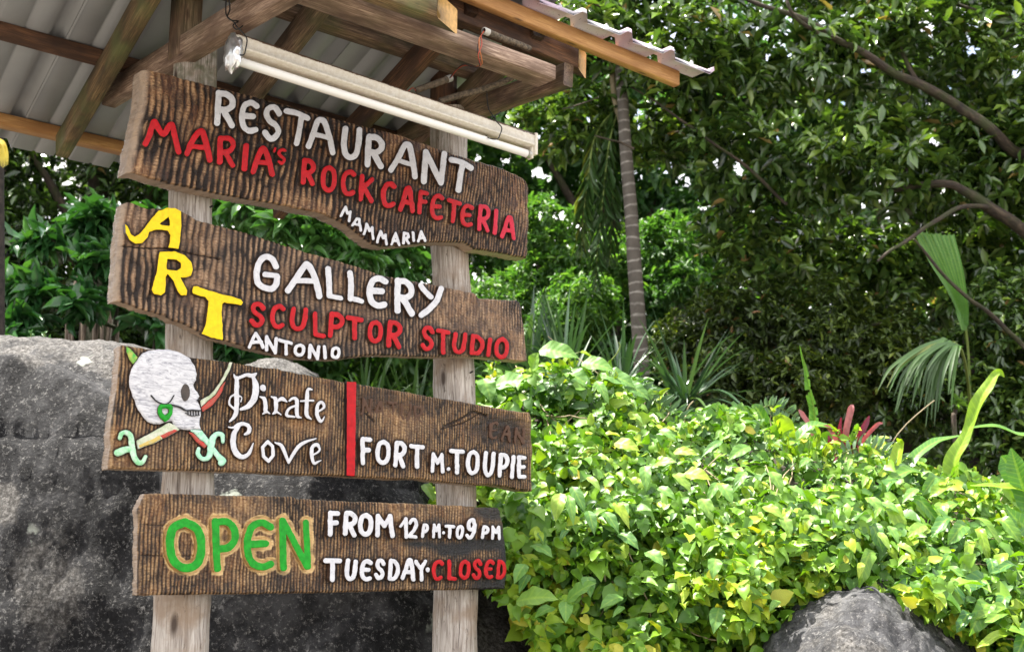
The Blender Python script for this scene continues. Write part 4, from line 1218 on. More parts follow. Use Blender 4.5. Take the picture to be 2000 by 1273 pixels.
pole([(382, 86, 80), (372, 400, 82), (369, 660, 89), (366, 940, 103), (352, 1240, 111), (350, 1273, 112), (345, 1600, 118), (340, 2300, 122)], -.15, 1.0, .8)
pole([(874, 215, 70), (878, 480, 74), (886, 730, 79), (892, 960, 81), (891, 1200, 84), (889, 1273, 86), (886, 1600, 90), (880, 2300, 94)], -.15, 6.0, .3)


def timber(name, pa, qa, pb, qb, hgt, dep, mat, seed, side=None, label=None, miter=0.0, ext=(0, 0), endmat=None):
    A = onq(pa[0], pa[1], qa); B = onq(pb[0], pb[1], qb)
    ax = norm(B - A); A = A - ax * ext[0]; B = B + ax * ext[1]
    V, Fc, gc = beam(A, B, hgt, (-N if side is None else side), dep, seed, miter=miter)
    mi = None; mats = [mat]
    if endmat is not None:
        nfc = len(Fc[0]) + len(Fc[1]); mi = np.zeros(nfc + 2); mi[-1] = 1; mi[-2] = 1; mats.append(endmat)
    return mesh(name, V, Fc, mats, canopy, mi=mi, smooth=False, attrs={'gc': gc}, label=label)


SK = .095


def sqr(s, q, h): return sqh(s - SK * (q + 1.0), q, h)


def RB(s, q): return 3.25 + .21 * (q + 1.0)        # underside of the rafters
# plate beam along the front and the second one above it
timber('plate_beam', (560, -34), .50, (1085, 155), .50, .055, .10, MT_GREY, 1.3, ext=(.9, .0))
timber('header_beam', (660, -60), .40, (1137, 137), .40, .105, .05, MT_DARK, 2.1, ext=(.7, -.02), miter=1.7, endmat=MT_END)
timber('purlin', (560, -72), .60, (868, 40), .60, .09, .06, MT_GREEN, 3.3, ext=(.6, -.03), miter=2.1, endmat=MT_END, label='mossy purlin with fresh orange cut end')
timber('purlin', (905, 38), .22, (1048, 78), .22, .035, .04, MT_NEW, 4.3)
# tie beams running back from the front corner over each pole
def tie_end(x, y, q, qf, sl):
    A = onq(x, y, q); B = A + N * (qf - q); bx, by, _ = project(B)
    return A, onq(bx, y + sl * (bx - x), qf)


A0, B0 = tie_end(1100, 166, .50, -1.2, -.352)
V_, F_, g_ = beam(A0 + D * .0, B0 + D * .0, .085, D, .045, 5.1); mesh('tie_beam', V_, F_, MT_OLD, canopy, smooth=False, attrs={'gc': g_})
B0, A0 = tie_end(198, 205, -.78, .8, -.585)
V_, F_, g_ = beam(A0, B0, .09, D, .055, 6.4); mesh('tie_beam', V_, F_, MT_GREY, canopy, smooth=False, attrs={'gc': g_}, label='left tie beam with square cut end')


def rafter(px, q, qn, qf, mat, seed, label=None, w=.05, h=.095):
    s = (onq(px[0], px[1], q) - P0) @ D
    A = sqr(s - w / 2, qn, RB(s, qn)); B = sqr(s - w / 2, qf, RB(s, qf))
    V, Fc, gc = beam(A, B, h, D, w, seed, miter=0)
    mesh('rafter', V, Fc, mat, canopy, smooth=False, attrs={'gc': gc}, label=label)
    return s


sr = []
sr.append(rafter((128, 292), -1.02, .55, -1.08, MT_GREEN, 7.2, 'mossy left rafter with bare tail'))
# the others are found from where the photo shows them crossing: centre at pixel on the underside plane
def s_on_roof(x, y):
    r = rays(x, y); nrm = norm(np.cross(D, N + UP * .21)); p = sqh(0, -1.0, 3.25)
    t = ((p - CAM) @ nrm) / (r @ nrm); P = CAM + r * t
    return (P - P0) @ D + SK * ((P - P0) @ N + 1.0), (P - P0) @ N
for (x, y), mt, sd_ in (((577, 95), MT_OLD, 8.1), ((785, 172), MT_DARK, 9.3)):
    s_, q_ = s_on_roof(x, y); print('rafter s', s_, q_)
    A = sqr(s_ - .025, .42, RB(0, .42)); B = sqr(s_ - .025, -1.2, RB(0, -1.2))
    V_, F_, g_ = beam(A, B, .09, D, .05, sd_); mesh('rafter', V_, F_, mt, canopy, smooth=False, attrs={'gc': g_})
for s_, sd_ in ((-.95, 12.1), (1.22, 13.3)):
    A = sqr(s_ - .025, .42, RB(0, .42)); B = sqr(s_ - .025, -1.1, RB(0, -1.1))
    V_, F_, g_ = beam(A, B, .09, D, .05, sd_); mesh('rafter', V_, F_, MT_OLD, canopy, smooth=False, attrs={'gc': g_})
# cross purlins between rafters and sheet
for q_, mt, sd_, ln, lab in ((-1.10, MT_NEW, 14.2, (-1.9, 1.22), 'newer pale purlin'), (-.55, MT_DARK, 15.5, (-1.9, 1.22), None), (.0, MT_OLD, 16.6, (-1.9, 1.22), None)):
    A = sqh(ln[0], q_, RB(0, q_) + .097); B = sqh(ln[1], q_, RB(0, q_) + .097)
    V_, F_, g_ = beam(A, B, .042, -N, .07, sd_); mesh('purlin', V_, F_, mt, canopy, smooth=False, attrs={'gc': g_}, label=lab)
# upright struts on the poles
for (xa, ya, xb, yb), mt, sd_, wd in (((350, 92, 350, -60), MT_OLD, 17.1, .075), ((866, 214, 866, 90), MT_DARK, 18.2, .065)):
    A = onq(xa, ya, -.10); B = onq(xb, yb, -.10); B = np.array([A[0], A[1], B[2] + .05])
    ax = norm(B - A)
    c_ = [(0, 0), (wd, 0), (wd, -.09), (0, -.09)]
    zs = np.linspace(A[2] - .02, B[2], 14)
    Vb = np.array([[A + D * a + N * b + UP * (z - A[2]) for a, b in c_] for z in zs]).reshape(-1, 3)
    i = np.arange(13)[:, None] * 4
    fb = np.concatenate([np.hstack([i + k, i + (k + 1) % 4, i + 4 + (k + 1) % 4, i + 4 + k]) for k in range(4)])
    gcb = np.array([[z, a + sd_, b] for z in zs for a, b in c_])
    mesh('strut', Vb, [fb, [(3, 2, 1, 0), (52, 53, 54, 55)]], mt, canopy, smooth=False, attrs={'gc': gcb})
# fascia
timber('fascia_board', (885, -14), .47, (1327, 167), .47, .062, .035, MT_NEW, 19.9, ext=(1.5, 0), label='fresh pine fascia board along the near edge')
fa = onq(885, -14, .47); fb_ = onq(1327, 167, .47); fax = norm(fb_ - fa)

# roof sheets: trapezoid ribs
def rib_profile(s0, s1, pitch=.235, hr=.034):
    pts = []
    k = math.floor(s0 / pitch)
    while k * pitch < s1 + pitch:
        b = k * pitch
        for ds, z in ((0, 0), (.078, 0), (.081, .005), (.090, .005), (.093, 0), (.165, 0), (.182, hr), (.212, hr), (.229, 0)):
            if s0 <= b + ds <= s1: pts.append((b + ds, z))
        k += 1
    return [(s0, 0)] + pts + [(s1, 0)]


def sheet(name, s0, s1, q0, q1, h0, label=None):
    pr = rib_profile(s0, s1); qs = np.linspace(q0, q1, 9)
    top = np.array([[sqr(a, q, h0 + .21 * (q + 1.0) + z) for q in qs] for a, z in pr])
    bot = top - UP * .0016
    nu, nv = top.shape[:2]
    f = grid_faces(nu, nv); n0 = nu * nv
    rim = []
    for i in range(nu - 1):
        rim.append((i * nv, (i + 1) * nv, n0 + (i + 1) * nv, n0 + i * nv)); rim.append((i * nv + nv - 1, n0 + i * nv + nv - 1, n0 + (i + 1) * nv + nv - 1, (i + 1) * nv + nv - 1))
    for j in range(nv - 1):
        rim.append((j, n0 + j, n0 + j + 1, j + 1)); a = (nu - 1) * nv + j; rim.append((a, a + 1, n0 + a + 1, n0 + a))
    return mesh(name, np.concatenate([top.reshape(-1, 3), bot.reshape(-1, 3)]), [f, f[:, ::-1] + n0, rim], M_SHEET, canopy, smooth=False, label=label)


HS = 3.25 + .097 + .045
sheet('roof_sheet', -2.6, -1.405, -1.34, .52, HS + .001)
sheet('roof_sheet', -1.41, -.235, -1.34, .52, HS)
sheet('roof_sheet', -.245, .70, -1.34, .52, HS + .0035)
sheet('roof_sheet', .695, 1.28, -1.34, .52, HS + .001)
# ribbed edge strip over the fascia, its lip bent down to the near side
sF = (fb_ - P0) @ D; hF = fb_[2]; slope = fax[2] / (fax @ D)
steps = 11
vs = []; pw = .232
# strip: flat pans that rise into a rib and drop off steeply, following the fascia
prof = []
s_end = sF + .13
k = 0
while True:
    a = s_end - k * pw
    if a < -.6: break
    if k == 0: prof += [(a, .030), (a - .03, .006), (a - .10, .003)]
    else: prof += [(a + .003, .000), (a, .036), (a - .002, .037), (a - .022, .037), (a - .024, .036), (a - .066, .008), (a - .07, .007), (a - .15, .005)]
    k += 1
prof = prof[::-1]
rowq = [(-.02, 0.0), (.035, .0), (.070, .0), (.072, -.016)]
Vt = []
for a, z in prof:
    hh = hF + (a - sF) * slope + .066
    for kq, (dq, dz) in enumerate(rowq):
        zz = z
        Vt.append(sqh(a, .47 + dq, hh + zz + dz))
Vt = np.array(Vt); nu, nv = len(prof), len(rowq)
Vb = Vt - UP * .002
f = grid_faces(nu, nv); n0 = nu * nv
rim = []
for i in range(nu - 1):
    rim.append((i * nv, (i + 1) * nv, n0 + (i + 1) * nv, n0 + i * nv)); rim.append((i * nv + nv - 1, n0 + i * nv + nv - 1, n0 + (i + 1) * nv + nv - 1, (i + 1) * nv + nv - 1))
fl = mesh('edge_flashing', np.concatenate([Vt, Vb]), [f, f[:, ::-1] + n0, rim], M_FLASH, canopy, smooth=False, label='pinkish white ribbed flashing')
k = 1
while s_end - k * pw + .11 > .2:
    a = s_end - k * pw + .11
    p = sqh(a, .53, hF + (a - sF) * slope + .070)
    V_, F_, g_ = tube([p, p + UP * .010, p + UP * .0101, p + UP * .018], [.008, .008, .004, .004], 8)
    mesh('roof_screw', V_, F_, M_SCREW, canopy); k += 1

# ------------------------------------------------------------------ tube lamp hanging on cords
lamp = thing('tube_light', onq(740, 190, .3), 'old cream fluorescent batten lamp with unlit tube, hung by black cords above the top board', 'lamp')
LA, LB = onq(452, 84, .30), onq(1036, 278, .30)
ax = norm(LB - LA); sd_ = norm(np.cross(ax, UP)); sd_ = sd_ * np.sign(sd_ @ N); lu = np.cross(sd_, ax); lu *= np.sign(lu[2])
n_ = 60; t_ = np.linspace(0, np.linalg.norm(LB - LA), n_)
sec = [(-.030, -.022), (.030, -.022), (.030, -.018), (.029, -.012), (.024, -.010), (.026, .014), (.026, .021), (.024, .0245), (.022, .027), (-.022, .027), (-.026, .022), (-.026, -.004), (-.034, -.008), (-.034, -.018)]
a_ = np.array([p[0] for p in sec]); b_ = np.array([p[1] for p in sec])
V_ = LA + t_[:, None, None] * ax + a_[None, :, None] * sd_ + b_[None, :, None] * lu
rust = np.broadcast_to(np.where(b_ > .023, .95, np.where(b_ > .019, .55, 0.0))[None], (n_, 14)) + .3 * fbm(v3(t_[:, None] * 12, b_[None] * 60), 3)
f = grid_faces(n_, 14); i = np.arange(n_ - 1)[:, None]
w_ = np.stack([i * 14 + 13, (i + 1) * 14 + 13, (i + 1) * 14, i * 14], -1).reshape(-1, 4)
mesh('housing', V_.reshape(-1, 3), [f[:, ::-1], w_[:, ::-1], [tuple(range(14)), tuple(range(n_ * 14 - 1, n_ * 14 - 15, -1))]], M_ENAMEL, lamp, smooth=False, attrs={'rust': rust.ravel()})
TA, TB = onq(462, 119, .305), onq(1028, 300, .305)
V_, F_, g_ = tube(TA + (TB - TA) * np.linspace(0, 1, 12)[:, None], .0145, 20); mesh('tube', V_, F_, M_TUBE, lamp, attrs={'gc': g_})
M_CAPM = mat_flat('lamp_end_metal', (.50, .48, .44), .4, metal=.6)
tx = norm(TB - TA)
V_, F_, g_ = tube([TB, TB + tx * .018], .0152, 20); mesh('tube_cap', V_, F_, M_CAPM, lamp, smooth=False)


def slab(c, ax_, a1, a2, l, w, h, name, mat, parent):
    V = np.array([c + ax_ * x * l / 2 + a1 * y * w / 2 + a2 * z * h / 2 for x in (-1, 1) for y in (-1, 1) for z in (-1, 1)])
    F = [(0, 1, 3, 2), (4, 6, 7, 5), (0, 4, 5, 1), (2, 3, 7, 6), (0, 2, 6, 4), (1, 5, 7, 3)]
    o = mesh(name, V, [F], mat, parent, smooth=False, attrs={'rust': np.full(8, .2)})
    b = o.modifiers.new('bevel', 'BEVEL'); b.width = .0025; b.segments = 2
    return o


slab(LB + ax * .006 - lu * .012, ax, sd_, lu, .014, .058, .085, 'end_plate', M_ENAMEL, lamp)
slab(TB + tx * .02 + lu * .008, ax, sd_, lu, .010, .026, .05, 'lamp_holder', M_ENAMEL, lamp)
# crumpled foil on the left end
u_, v_ = np.meshgrid(np.linspace(0, 2 * np.pi, 34, endpoint=False), np.linspace(0.02, np.pi - .02, 20), indexing='ij')
sp_ = np.stack([np.cos(u_) * np.sin(v_), np.sin(u_) * np.sin(v_), np.cos(v_)], -1)
cr = 1 + .28 * fbm(sp_ * 3.3 + 4, 3) + .14 * np.abs(fbm(sp_ * 9, 2))
fc = (LA + TA) / 2 - ax * .002 - lu * .004
V_ = fc + (sp_[..., 0:1] * sd_ * .040 + sp_[..., 1:2] * ax * .024 + sp_[..., 2:3] * lu * .060) * cr[..., None]
mesh('foil_wrap', V_.reshape(-1, 3), grid_faces(34, 20, True), M_FOIL, lamp, smooth=False, label='crumpled silver foil on the left end')


def cord(name, pix, q, r, mat, parent, seed=0.):
    P = np.array([onq(a, b, q + (c if len(o_) > 2 else 0)) for o_ in pix for a, b, c in [(*o_, 0)[:3]]])
    V, Fc, g = tube(catmull(P, 6), r, 6); return mesh(name, V, Fc, mat, parent)


cord('cord', [(442, -8, .0), (441, 15, .01), (443, 32, .02), (457, 44, .02), (462, 52, .03), (470, 60, .035), (482, 76, .045), (480, 95, .05), (475, 108, .045), (458, 104, .02), (450, 96, -.035)], .3, .0022, M_CORD, lamp)
cord('cord', [(446, -8, .0), (449, 18, .01), (444, 33, .02), (452, 40, .03), (466, 42, .02), (474, 50, .02), (462, 58, .03), (455, 50, .02), (463, 44, .02), (476, 40, .0)], .3, .0022, M_CORD, lamp)
cord('cord', [(951, 172, .0), (951, 190, .0), (954, 212, .01), (961, 224, .02), (966, 232, .03), (972, 240, .035), (980, 250, .045), (977, 262, .05), (971, 272, .05), (955, 270, .03), (948, 264, -.035)], .3, .0021, M_CORD, lamp)
cord('cord', [(978, 219, -.02), (968, 226, .0), (962, 234, .01), (968, 240, .0), (966, 228, .02), (958, 230, .03), (964, 238, .02)], .3, .0021, M_CORD, lamp)


def pipe(pix, q, r, label, ends=True, seed=0.):
    P = np.array([onq(a, b, q + c) for a, b, c in pix]); P = catmull(P, 8)
    root = thing('mossy_conduit', P[-1], label, 'pipe')
    V, Fc, g = tube(P, r, 14, noise=.22, nf=40, seed=seed); mesh('pipe_body', V, Fc, M_PIPE, root)
    d = norm(P[0] - P[1])
    V, Fc, g = tube([P[0] - d * .012, P[0] + d * .010, P[0] + d * .011], [r * 1.12, r * 1.12, r * .8], 16); mesh('pipe_socket', V, Fc, M_PIPEEND, root)
    return root


pipe([(949, 62, .06), (975, 73, .05), (1005, 84, .04), (1034, 96, .03)], .44, .0115, 'lichened pipe end resting along the front beam, highest of the pipes')
pipe([(877, 154, 0), (850, 164, 0), (812, 177, -.03)], .25, .0115, 'short dark pipe stub with pale socket beside the right upright strut', seed=2.)
pipe([(1006, 149, .1), (975, 164, .08), (930, 178, .05), (895, 187, .02), (858, 199, 0)], .25, .0115, 'long mossy pipe slung under the right tie beam holding the lamp cord', seed=5.)
wr = thing('loose_wiring', onq(935, 100, .5), 'thin red and orange wires dangling from the upper pipe down to the pipe stub', 'wire')
cord('red_wire', [(946, 60, 0), (940, 70, .02), (941, 88, .03), (934, 108, .03), (938, 128, .0), (928, 132, -.05), (910, 128, -.1), (895, 134, -.15), (880, 152, -.22)], .5, .0018, M_WRED, wr)
cord('orange_wire', [(947, 60, 0), (937, 74, .02), (936, 92, .03), (940, 112, .02), (941, 126, .0), (932, 129, -.05)], .5, .0018, M_WORANGE, wr)
cord('black_wire', [(945, 62, 0), (935, 82, .02), (933, 102, .02), (936, 130, .0), (922, 131, -.05), (905, 126, -.1), (890, 138, -.17), (878, 153, -.22)], .5, .0017, M_CORD, wr)
cord('red_wire', [(812, 177, -.25), (806, 172, -.22), (798, 178, -.2), (793, 184, -.2)], .5, .0018, M_WRED, wr)
# nails and knots in the poles
for px, py in ((905, 490), (918, 728), (410, 405)):
    p = onq(px, py, -.075); q = onq(px + 6, py - 3, -.06)
    V_, F_, g_ = tube([p, q], .003, 6); mesh('nail', V_, F_, M_CORD, canopy)

# ------------------------------------------------------------------ boulders
def boulder(name, crest, depth_fn, foot, back, mat, label, seed, amp=.12, light=None, nphi=120, foot_z=-.1, pw=.75, fine=.03, ridge=None, crestn=.0):
    """crest: silhouette [(px, py)], foot/back: metres in front of / behind the crest line"""
    cx_ = np.array([c[0] for c in crest], float); cy_ = np.array([c[1] for c in crest], float)
    nx = 260
    xs = np.linspace(cx_[0], cx_[-1], nx); ys = np.interp(xs, cx_, cy_)
    k = np.hanning(9); k /= k.sum(); ys = np.concatenate([ys[:4], np.convolve(ys, k, 'valid'), ys[-4:]])
    Yc = np.array([depth_fn(x) for x in xs]); C = at(xs, ys, Yc)
    hd = norm(C * np.array([1, 1, 0]))                     # horizontally away from the camera
    ph = np.linspace(0, np.pi, nphi)
    cph, sph = np.cos(ph), np.sin(ph)
    off = np.where(cph > 0, -foot * np.abs(cph) ** pw, back * np.abs(cph) ** .8)
    H = C[:, 2] - foot_z
    V = C[:, None] * np.array([1, 1, 0]) + hd[:, None] * off[None, :, None] * np.clip(H / 2.2, .35, 1.2)[:, None, None]
    V[..., 2] = foot_z + H[:, None] * np.abs(sph[None]) ** .8
    # outward direction ~ numerical normal
    du = np.gradient(V, axis=0); dv = np.gradient(V, axis=1); nn = norm(np.cross(du, dv)); 
    if (nn[nx // 2, nphi // 4] @ np.array([0, -1, .3])) < 0: nn = -nn
    dsp = amp * fbm(V * 1.1 + seed, 4) + fine * fbm(V * 6 + seed, 4) + .014 * fbm(V * 26 + seed, 4) + amp * .28 * fbm(V * np.array([1.9, 1.9, 1.4]) + seed + 5, 3)
    gz = V[..., 2] + .10 * fbm(V * np.array([1.2, 1.2, 0]) + seed, 3) + .12 * V[..., 0]
    for g0, gw, gd in ((1.92, .014, .028),): dsp = dsp - amp / .12 * gd * np.exp(-((gz - g0) / gw) ** 2)
    dsp = dsp - .02 * np.exp(-((fbm(V * np.array([.5, .5, 1.3]) + seed + 9, 3)) / .02) ** 2)        # cracks
    if ridge is not None:
        rx_, ry_, _ = project(V); yy = np.interp(rx_, *ridge)
        dsp = dsp + .13 * sstep(-12, 30, ry_ - yy) * np.exp(-np.clip(ry_ - yy, 0, 999) / 260) * (np.cos(ph)[None] > -.05)
    damp = 1 - .70 * np.exp(-((ph - np.pi / 2) / .18) ** 2)[None]
    V = V + nn * (dsp * damp)[..., None] + nn * (.012 * fbm(V * 14, 3))[..., None]
    V[..., 2] += crestn * fbm(V * np.array([5, 5, 0]) + seed, 4)
    x, y, _ = project(V)
    li = light(x, y, nn, V) if light else np.full(x.shape, .5)
    f = grid_faces(nx, nphi)
    Vf = V.reshape(-1, 3)
    a, b, c = Vf[f[len(f) // 4 * 1 + 30][0]], Vf[f[len(f) // 4 + 30][1]], Vf[f[len(f) // 4 + 30][2]]
    caps = [tuple(range(nphi)), tuple(range(nx * nphi - 1, (nx - 1) * nphi - 1, -1))]
    return solo(name, Vf, [f, caps], mat, label, 'rock', attrs={'light': li.ravel()})


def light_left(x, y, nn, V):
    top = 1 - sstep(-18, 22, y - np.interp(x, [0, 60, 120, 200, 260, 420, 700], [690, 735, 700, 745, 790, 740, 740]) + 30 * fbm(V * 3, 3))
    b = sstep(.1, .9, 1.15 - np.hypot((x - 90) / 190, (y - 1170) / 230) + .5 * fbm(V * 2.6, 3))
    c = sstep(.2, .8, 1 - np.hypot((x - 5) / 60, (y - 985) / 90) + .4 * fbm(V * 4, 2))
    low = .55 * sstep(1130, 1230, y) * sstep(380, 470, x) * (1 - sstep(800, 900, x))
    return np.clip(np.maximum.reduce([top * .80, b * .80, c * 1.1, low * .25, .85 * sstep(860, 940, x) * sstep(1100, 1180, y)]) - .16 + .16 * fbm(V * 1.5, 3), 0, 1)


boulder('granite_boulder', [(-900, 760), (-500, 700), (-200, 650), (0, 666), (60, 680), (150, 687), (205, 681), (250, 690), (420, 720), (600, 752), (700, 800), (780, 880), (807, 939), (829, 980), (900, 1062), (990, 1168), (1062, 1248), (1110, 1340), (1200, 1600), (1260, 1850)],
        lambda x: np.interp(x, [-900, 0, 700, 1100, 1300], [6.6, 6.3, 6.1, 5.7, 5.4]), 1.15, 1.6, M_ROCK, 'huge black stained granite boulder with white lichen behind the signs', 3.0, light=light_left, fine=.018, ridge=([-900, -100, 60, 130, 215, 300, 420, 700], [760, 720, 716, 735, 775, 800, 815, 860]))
boulder('granite_boulder', [(440, 760), (470, 722), (505, 706), (540, 702), (580, 712), (620, 735), (660, 800)], lambda x: 7.6, .7, .7, M_ROCK2,
        'small rounded pale brown rock showing above the skull board', 12.0, amp=.03, light=lambda x, y, nn, V: np.full(x.shape, .8), fine=.015)
boulder('granite_boulder', [(1380, 1420), (1440, 1310), (1500, 1232), (1560, 1176), (1640, 1130), (1700, 1127), (1770, 1146), (1830, 1186), (1900, 1248), (1990, 1340), (2080, 1500)],
        lambda x: 5.2, 1.7, .9, M_ROCK2, 'bare grey rock breaking out of the creeper at the lower right', 21.0, amp=.05, light=lambda x, y, nn, V: np.clip(.42 + .5 * fbm(V * 5, 3), 0, 1), fine=.045, crestn=.05, pw=1.0)

# ------------------------------------------------------------------ planted bank under the creeper
CRX = [700, 820, 900, 930, 1000, 1060, 1130, 1190, 1250, 1320, 1380, 1450, 1500, 1600, 1700, 1800, 1900, 2000, 2300, 2900]
CRY = [1010, 900, 790, 745, 712, 702, 700, 728, 765, 805, 815, 812, 835, 862, 880, 905, 935, 985, 1060, 1160]


LIMY = [690, 740, 800, 940, 980, 1060, 1165, 1250, 1320, 1420, 1700]
LIMX = [940, 928, 905, 812, 835, 905, 982, 1040, 1085, 1130, 1200]


def bank_depth(x, y):
    yc = np.interp(x, CRX, CRY)
    t = np.clip((y - yc) / (1300 - yc), 0, 1.1)
    crest = np.interp(x, [700, 1000, 1500, 2200, 2900], [6.5, 6.35, 6.25, 6.0, 5.9])
    return crest - (crest - 4.95) * (1 - (1 - np.clip(t, 0, 1)) ** 2.0) ** .72


xs = np.linspace(700, 2900, 180)
rows = []
for t in np.linspace(0, 1.35, 60):
    yc = np.interp(xs, CRX, CRY) + 26; y = yc + (1300 - yc) * t
    xe = xs
    for _ in range(3): xe = np.maximum(xs, np.interp(y, LIMY, LIMX) + 22); y = np.interp(xe, CRX, CRY) + 26 + (1300 - np.interp(xe, CRX, CRY) - 26) * t
    rows.append(at(xe, y, bank_depth(xe, y) + .12))
rows = rows[::-1]
cr = rows[-1]
for k in range(1, 16):
    p = cr + np.array([0, .28 * k, 0]) - np.array([0, 0, 1]) * (cr[:, 2:3] - .0) * (1 - math.cos(k / 15 * math.pi / 2)); rows.append(p)
V = np.stack(rows, 1)
low = V[:, :1].copy(); low[..., 2] = -.3; V = np.concatenate([low, V], 1)
V += .06 * np.stack([fbm(V * 2.2 + s, 4) for s in (0, 13, 29)], -1)
mesh('planted_bank', V.reshape(-1, 3), grid_faces(V.shape[0], V.shape[1]), M_SOIL, kind='structure')

# ------------------------------------------------------------------ creeper
creeper = thing('creeper_hedge', at(1400, 1250, 5.2) * np.array([1, 1, 0]), 'dense sunlit yellow green creeper smothering the bank right of the signs', 'creeper')
r = np.random.default_rng(21)


def rock_mask(x, y): return y > np.interp(x, [1380, 1440, 1500, 1560, 1640, 1700, 1770, 1830, 1900, 1990, 2080], [1420, 1318, 1252, 1200, 1158, 1155, 1172, 1212, 1268, 1350, 1500])


n = 38000
x = r.uniform(790, 2350, n); y = r.uniform(690, 1420, n)
yc = np.interp(x, CRX, CRY)
lim = np.interp(y, LIMY, LIMX)
lump = 42 * fbm(v3(x * .012, y * .012, 2), 3) + 34 * np.exp(-((x - 1110) / 120) ** 2)
keep = (y > yc - 6 + lump) & (x > lim + 10 * r.normal(size=n)) & ~rock_mask(x, y)
x, y = x[keep], y[keep]; n = len(x)
dep = bank_depth(x, y) + .12 - r.random(n) ** 1.6 * .36 - .36 * fbm(v3(x * .011, y * .015, 7), 3) - .10 * fbm(v3(x * .04, y * .05, 3), 2)
pos = at(x, y, dep)
# a real slope direction: outward and upward
out = norm(np.array([0, -.75, .75]) + .55 * r.normal(size=(n, 3)))
dirr = rand_dirs(n, r) + np.array([0, -.25, -.55]); dirr -= out * (dirr * out).sum(1)[:, None]
cl = fbm(pos * 2.6, 3); cl2 = fbm(pos * 1.1 + 8, 2)
L = r.uniform(.033, .070, n) * (1 + .40 * (r.random(n) < .10))
tint = np.clip(.42 + .5 * cl + .35 * cl2 + .20 * r.normal(size=n), 0, .97); tint[r.random(n) < .006] = 1
half = n // 2
ordr = r.permutation(n)
A_, B_ = ordr[:half], ordr[half:]
single_leaves(creeper, ML_VINE, 'heart', pos[A_], dirr[A_], out[A_], L[A_], L[A_] * .82, tint[A_], 290)
single_leaves(creeper, ML_VINE, 'ovate', pos[B_], dirr[B_], out[B_], L[B_] * 1.05, L[B_] * .62, tint[B_], 0, name='small_foliage')
# stems
Vs, Fs, off = [], [], 0
for k in range(130):
    x0 = r.uniform(900, 2050); y0 = r.uniform(np.interp(x0, CRX, CRY) + 10, 1260)
    if rock_mask(x0, y0): continue
    m_ = 9; ang = r.uniform(0, 6.28); ln = r.uniform(60, 190)
    tx_ = x0 + np.cumsum(np.r_[0, np.cos(ang + .5 * np.cumsum(r.normal(0, .4, m_ - 1))) * ln / m_]); ty_ = y0 + np.cumsum(np.r_[0, np.sin(ang + .5 * np.cumsum(r.normal(0, .4, m_ - 1))) * ln / m_])
    if rock_mask(tx_, ty_).any() or (tx_ < 1000).any(): continue
    P = at(tx_, ty_, bank_depth(tx_, ty_) - r.uniform(-.02, .13))
    V_, F_, g_ = tube(P, r.uniform(.002, .0035), 5, caps=False)
    Vs.append(V_); Fs += [f_ + off for f_ in F_]; off += len(V_)
mesh('vine_stems', np.vstack(Vs), Fs, M_TWIG, creeper, kind='stuff')


# ------------------------------------------------------------------ blades and big leaves
def blade(name, pix, widths, mat, parent, tint=.5, fold=.25, wav=.04, across=9, up=(0, -.5, 1), torn=0, label=None, seed=0, nper=8):
    """leaf blade along a path [(x, y, depth)], widths in metres along it"""
    P = np.array([at(a, b, c) for a, b, c in pix]); k = np.linspace(0, 1, len(P))
    Q = catmull(P, nper); t = np.linspace(0, 1, len(Q))
    W = np.interp(t, np.linspace(0, 1, len(widths)), widths)
    T = norm(np.gradient(Q, axis=0)); u_ = np.array(up, float)
    A = norm(np.cross(T, u_)); B = np.cross(A, T)
    a = np.linspace(-1, 1, across)
    L = np.linalg.norm(np.diff(Q, axis=0), axis=1).sum()
    edge = wav * np.sin(t * 19 + seed)[:, None] * np.abs(a)[None] ** 2 * W[:, None] + .3 * wav * fbm(v3(t[:, None] * 14, a[None] * 1.5 + seed, seed), 2) * W[:, None]
    Vv = Q[:, None] + A[:, None] * (a[None] * W[:, None] / 2)[..., None] + B[:, None] * ((np.abs(a)[None] * fold * W[:, None] / 2) + edge)[..., None]
    f = grid_faces(len(Q), across)
    if torn:      # tears between side veins
        rr = np.random.default_rng(int(seed * 10) + 3)
        keep = np.ones(len(f), bool)
        f2 = f.reshape(len(Q) - 1, across - 1, 4)
        cut = rr.random(len(Q) - 1) < torn
        for i in np.where(cut)[0]:
            side = rr.integers(0, 2); dpt = rr.integers(2, across // 2 + 1)
            cols = range(0, dpt) if side == 0 else range(across - 1 - dpt, across - 1)
            for c in cols: keep[i * (across - 1) + c] = False
        f = f[keep]
    luv = np.stack([np.broadcast_to(a[None] * .5, (len(Q), across)), np.broadcast_to(t[:, None] * L * 3, (len(Q), across)), np.zeros((len(Q), across))], -1)
    return mesh(name, Vv.reshape(-1, 3), f, mat, parent, attrs={'tint': np.full(Vv.shape[0] * across, tint), 'luv': luv.reshape(-1, 3)}, label=label)


HW = [.0, .62, .9, 1.0, .97, .85, .66, .42, .18, .0]


def heart(parent, px, py, dep, length, ang, wr=.8, tint=.5, tilt=.35, seed=0, mat=None, label=None):
    """big soft leaf: centre pixel, length in px, direction angle on the picture (0 = right, 90 = down)"""
    ca, sa = math.cos(math.radians(ang)), math.sin(math.radians(ang))
    h = length / 2
    pix = [(px - ca * h, py - sa * h, dep + .03), (px - ca * h * .4, py - sa * h * .4 - 3, dep), (px + ca * h * .4, py + sa * h * .4 - 2, dep - .02), (px + ca * h, py + sa * h + length * .05, dep - .03)]
    w = length * wr * dep / F
    return blade('leaf', pix, [w * q for q in HW], mat or ML_HEART, parent, tint, fold=.22, wav=.05, up=(.1 * math.sin(seed), -tilt - .35, 1), seed=seed, label=label)


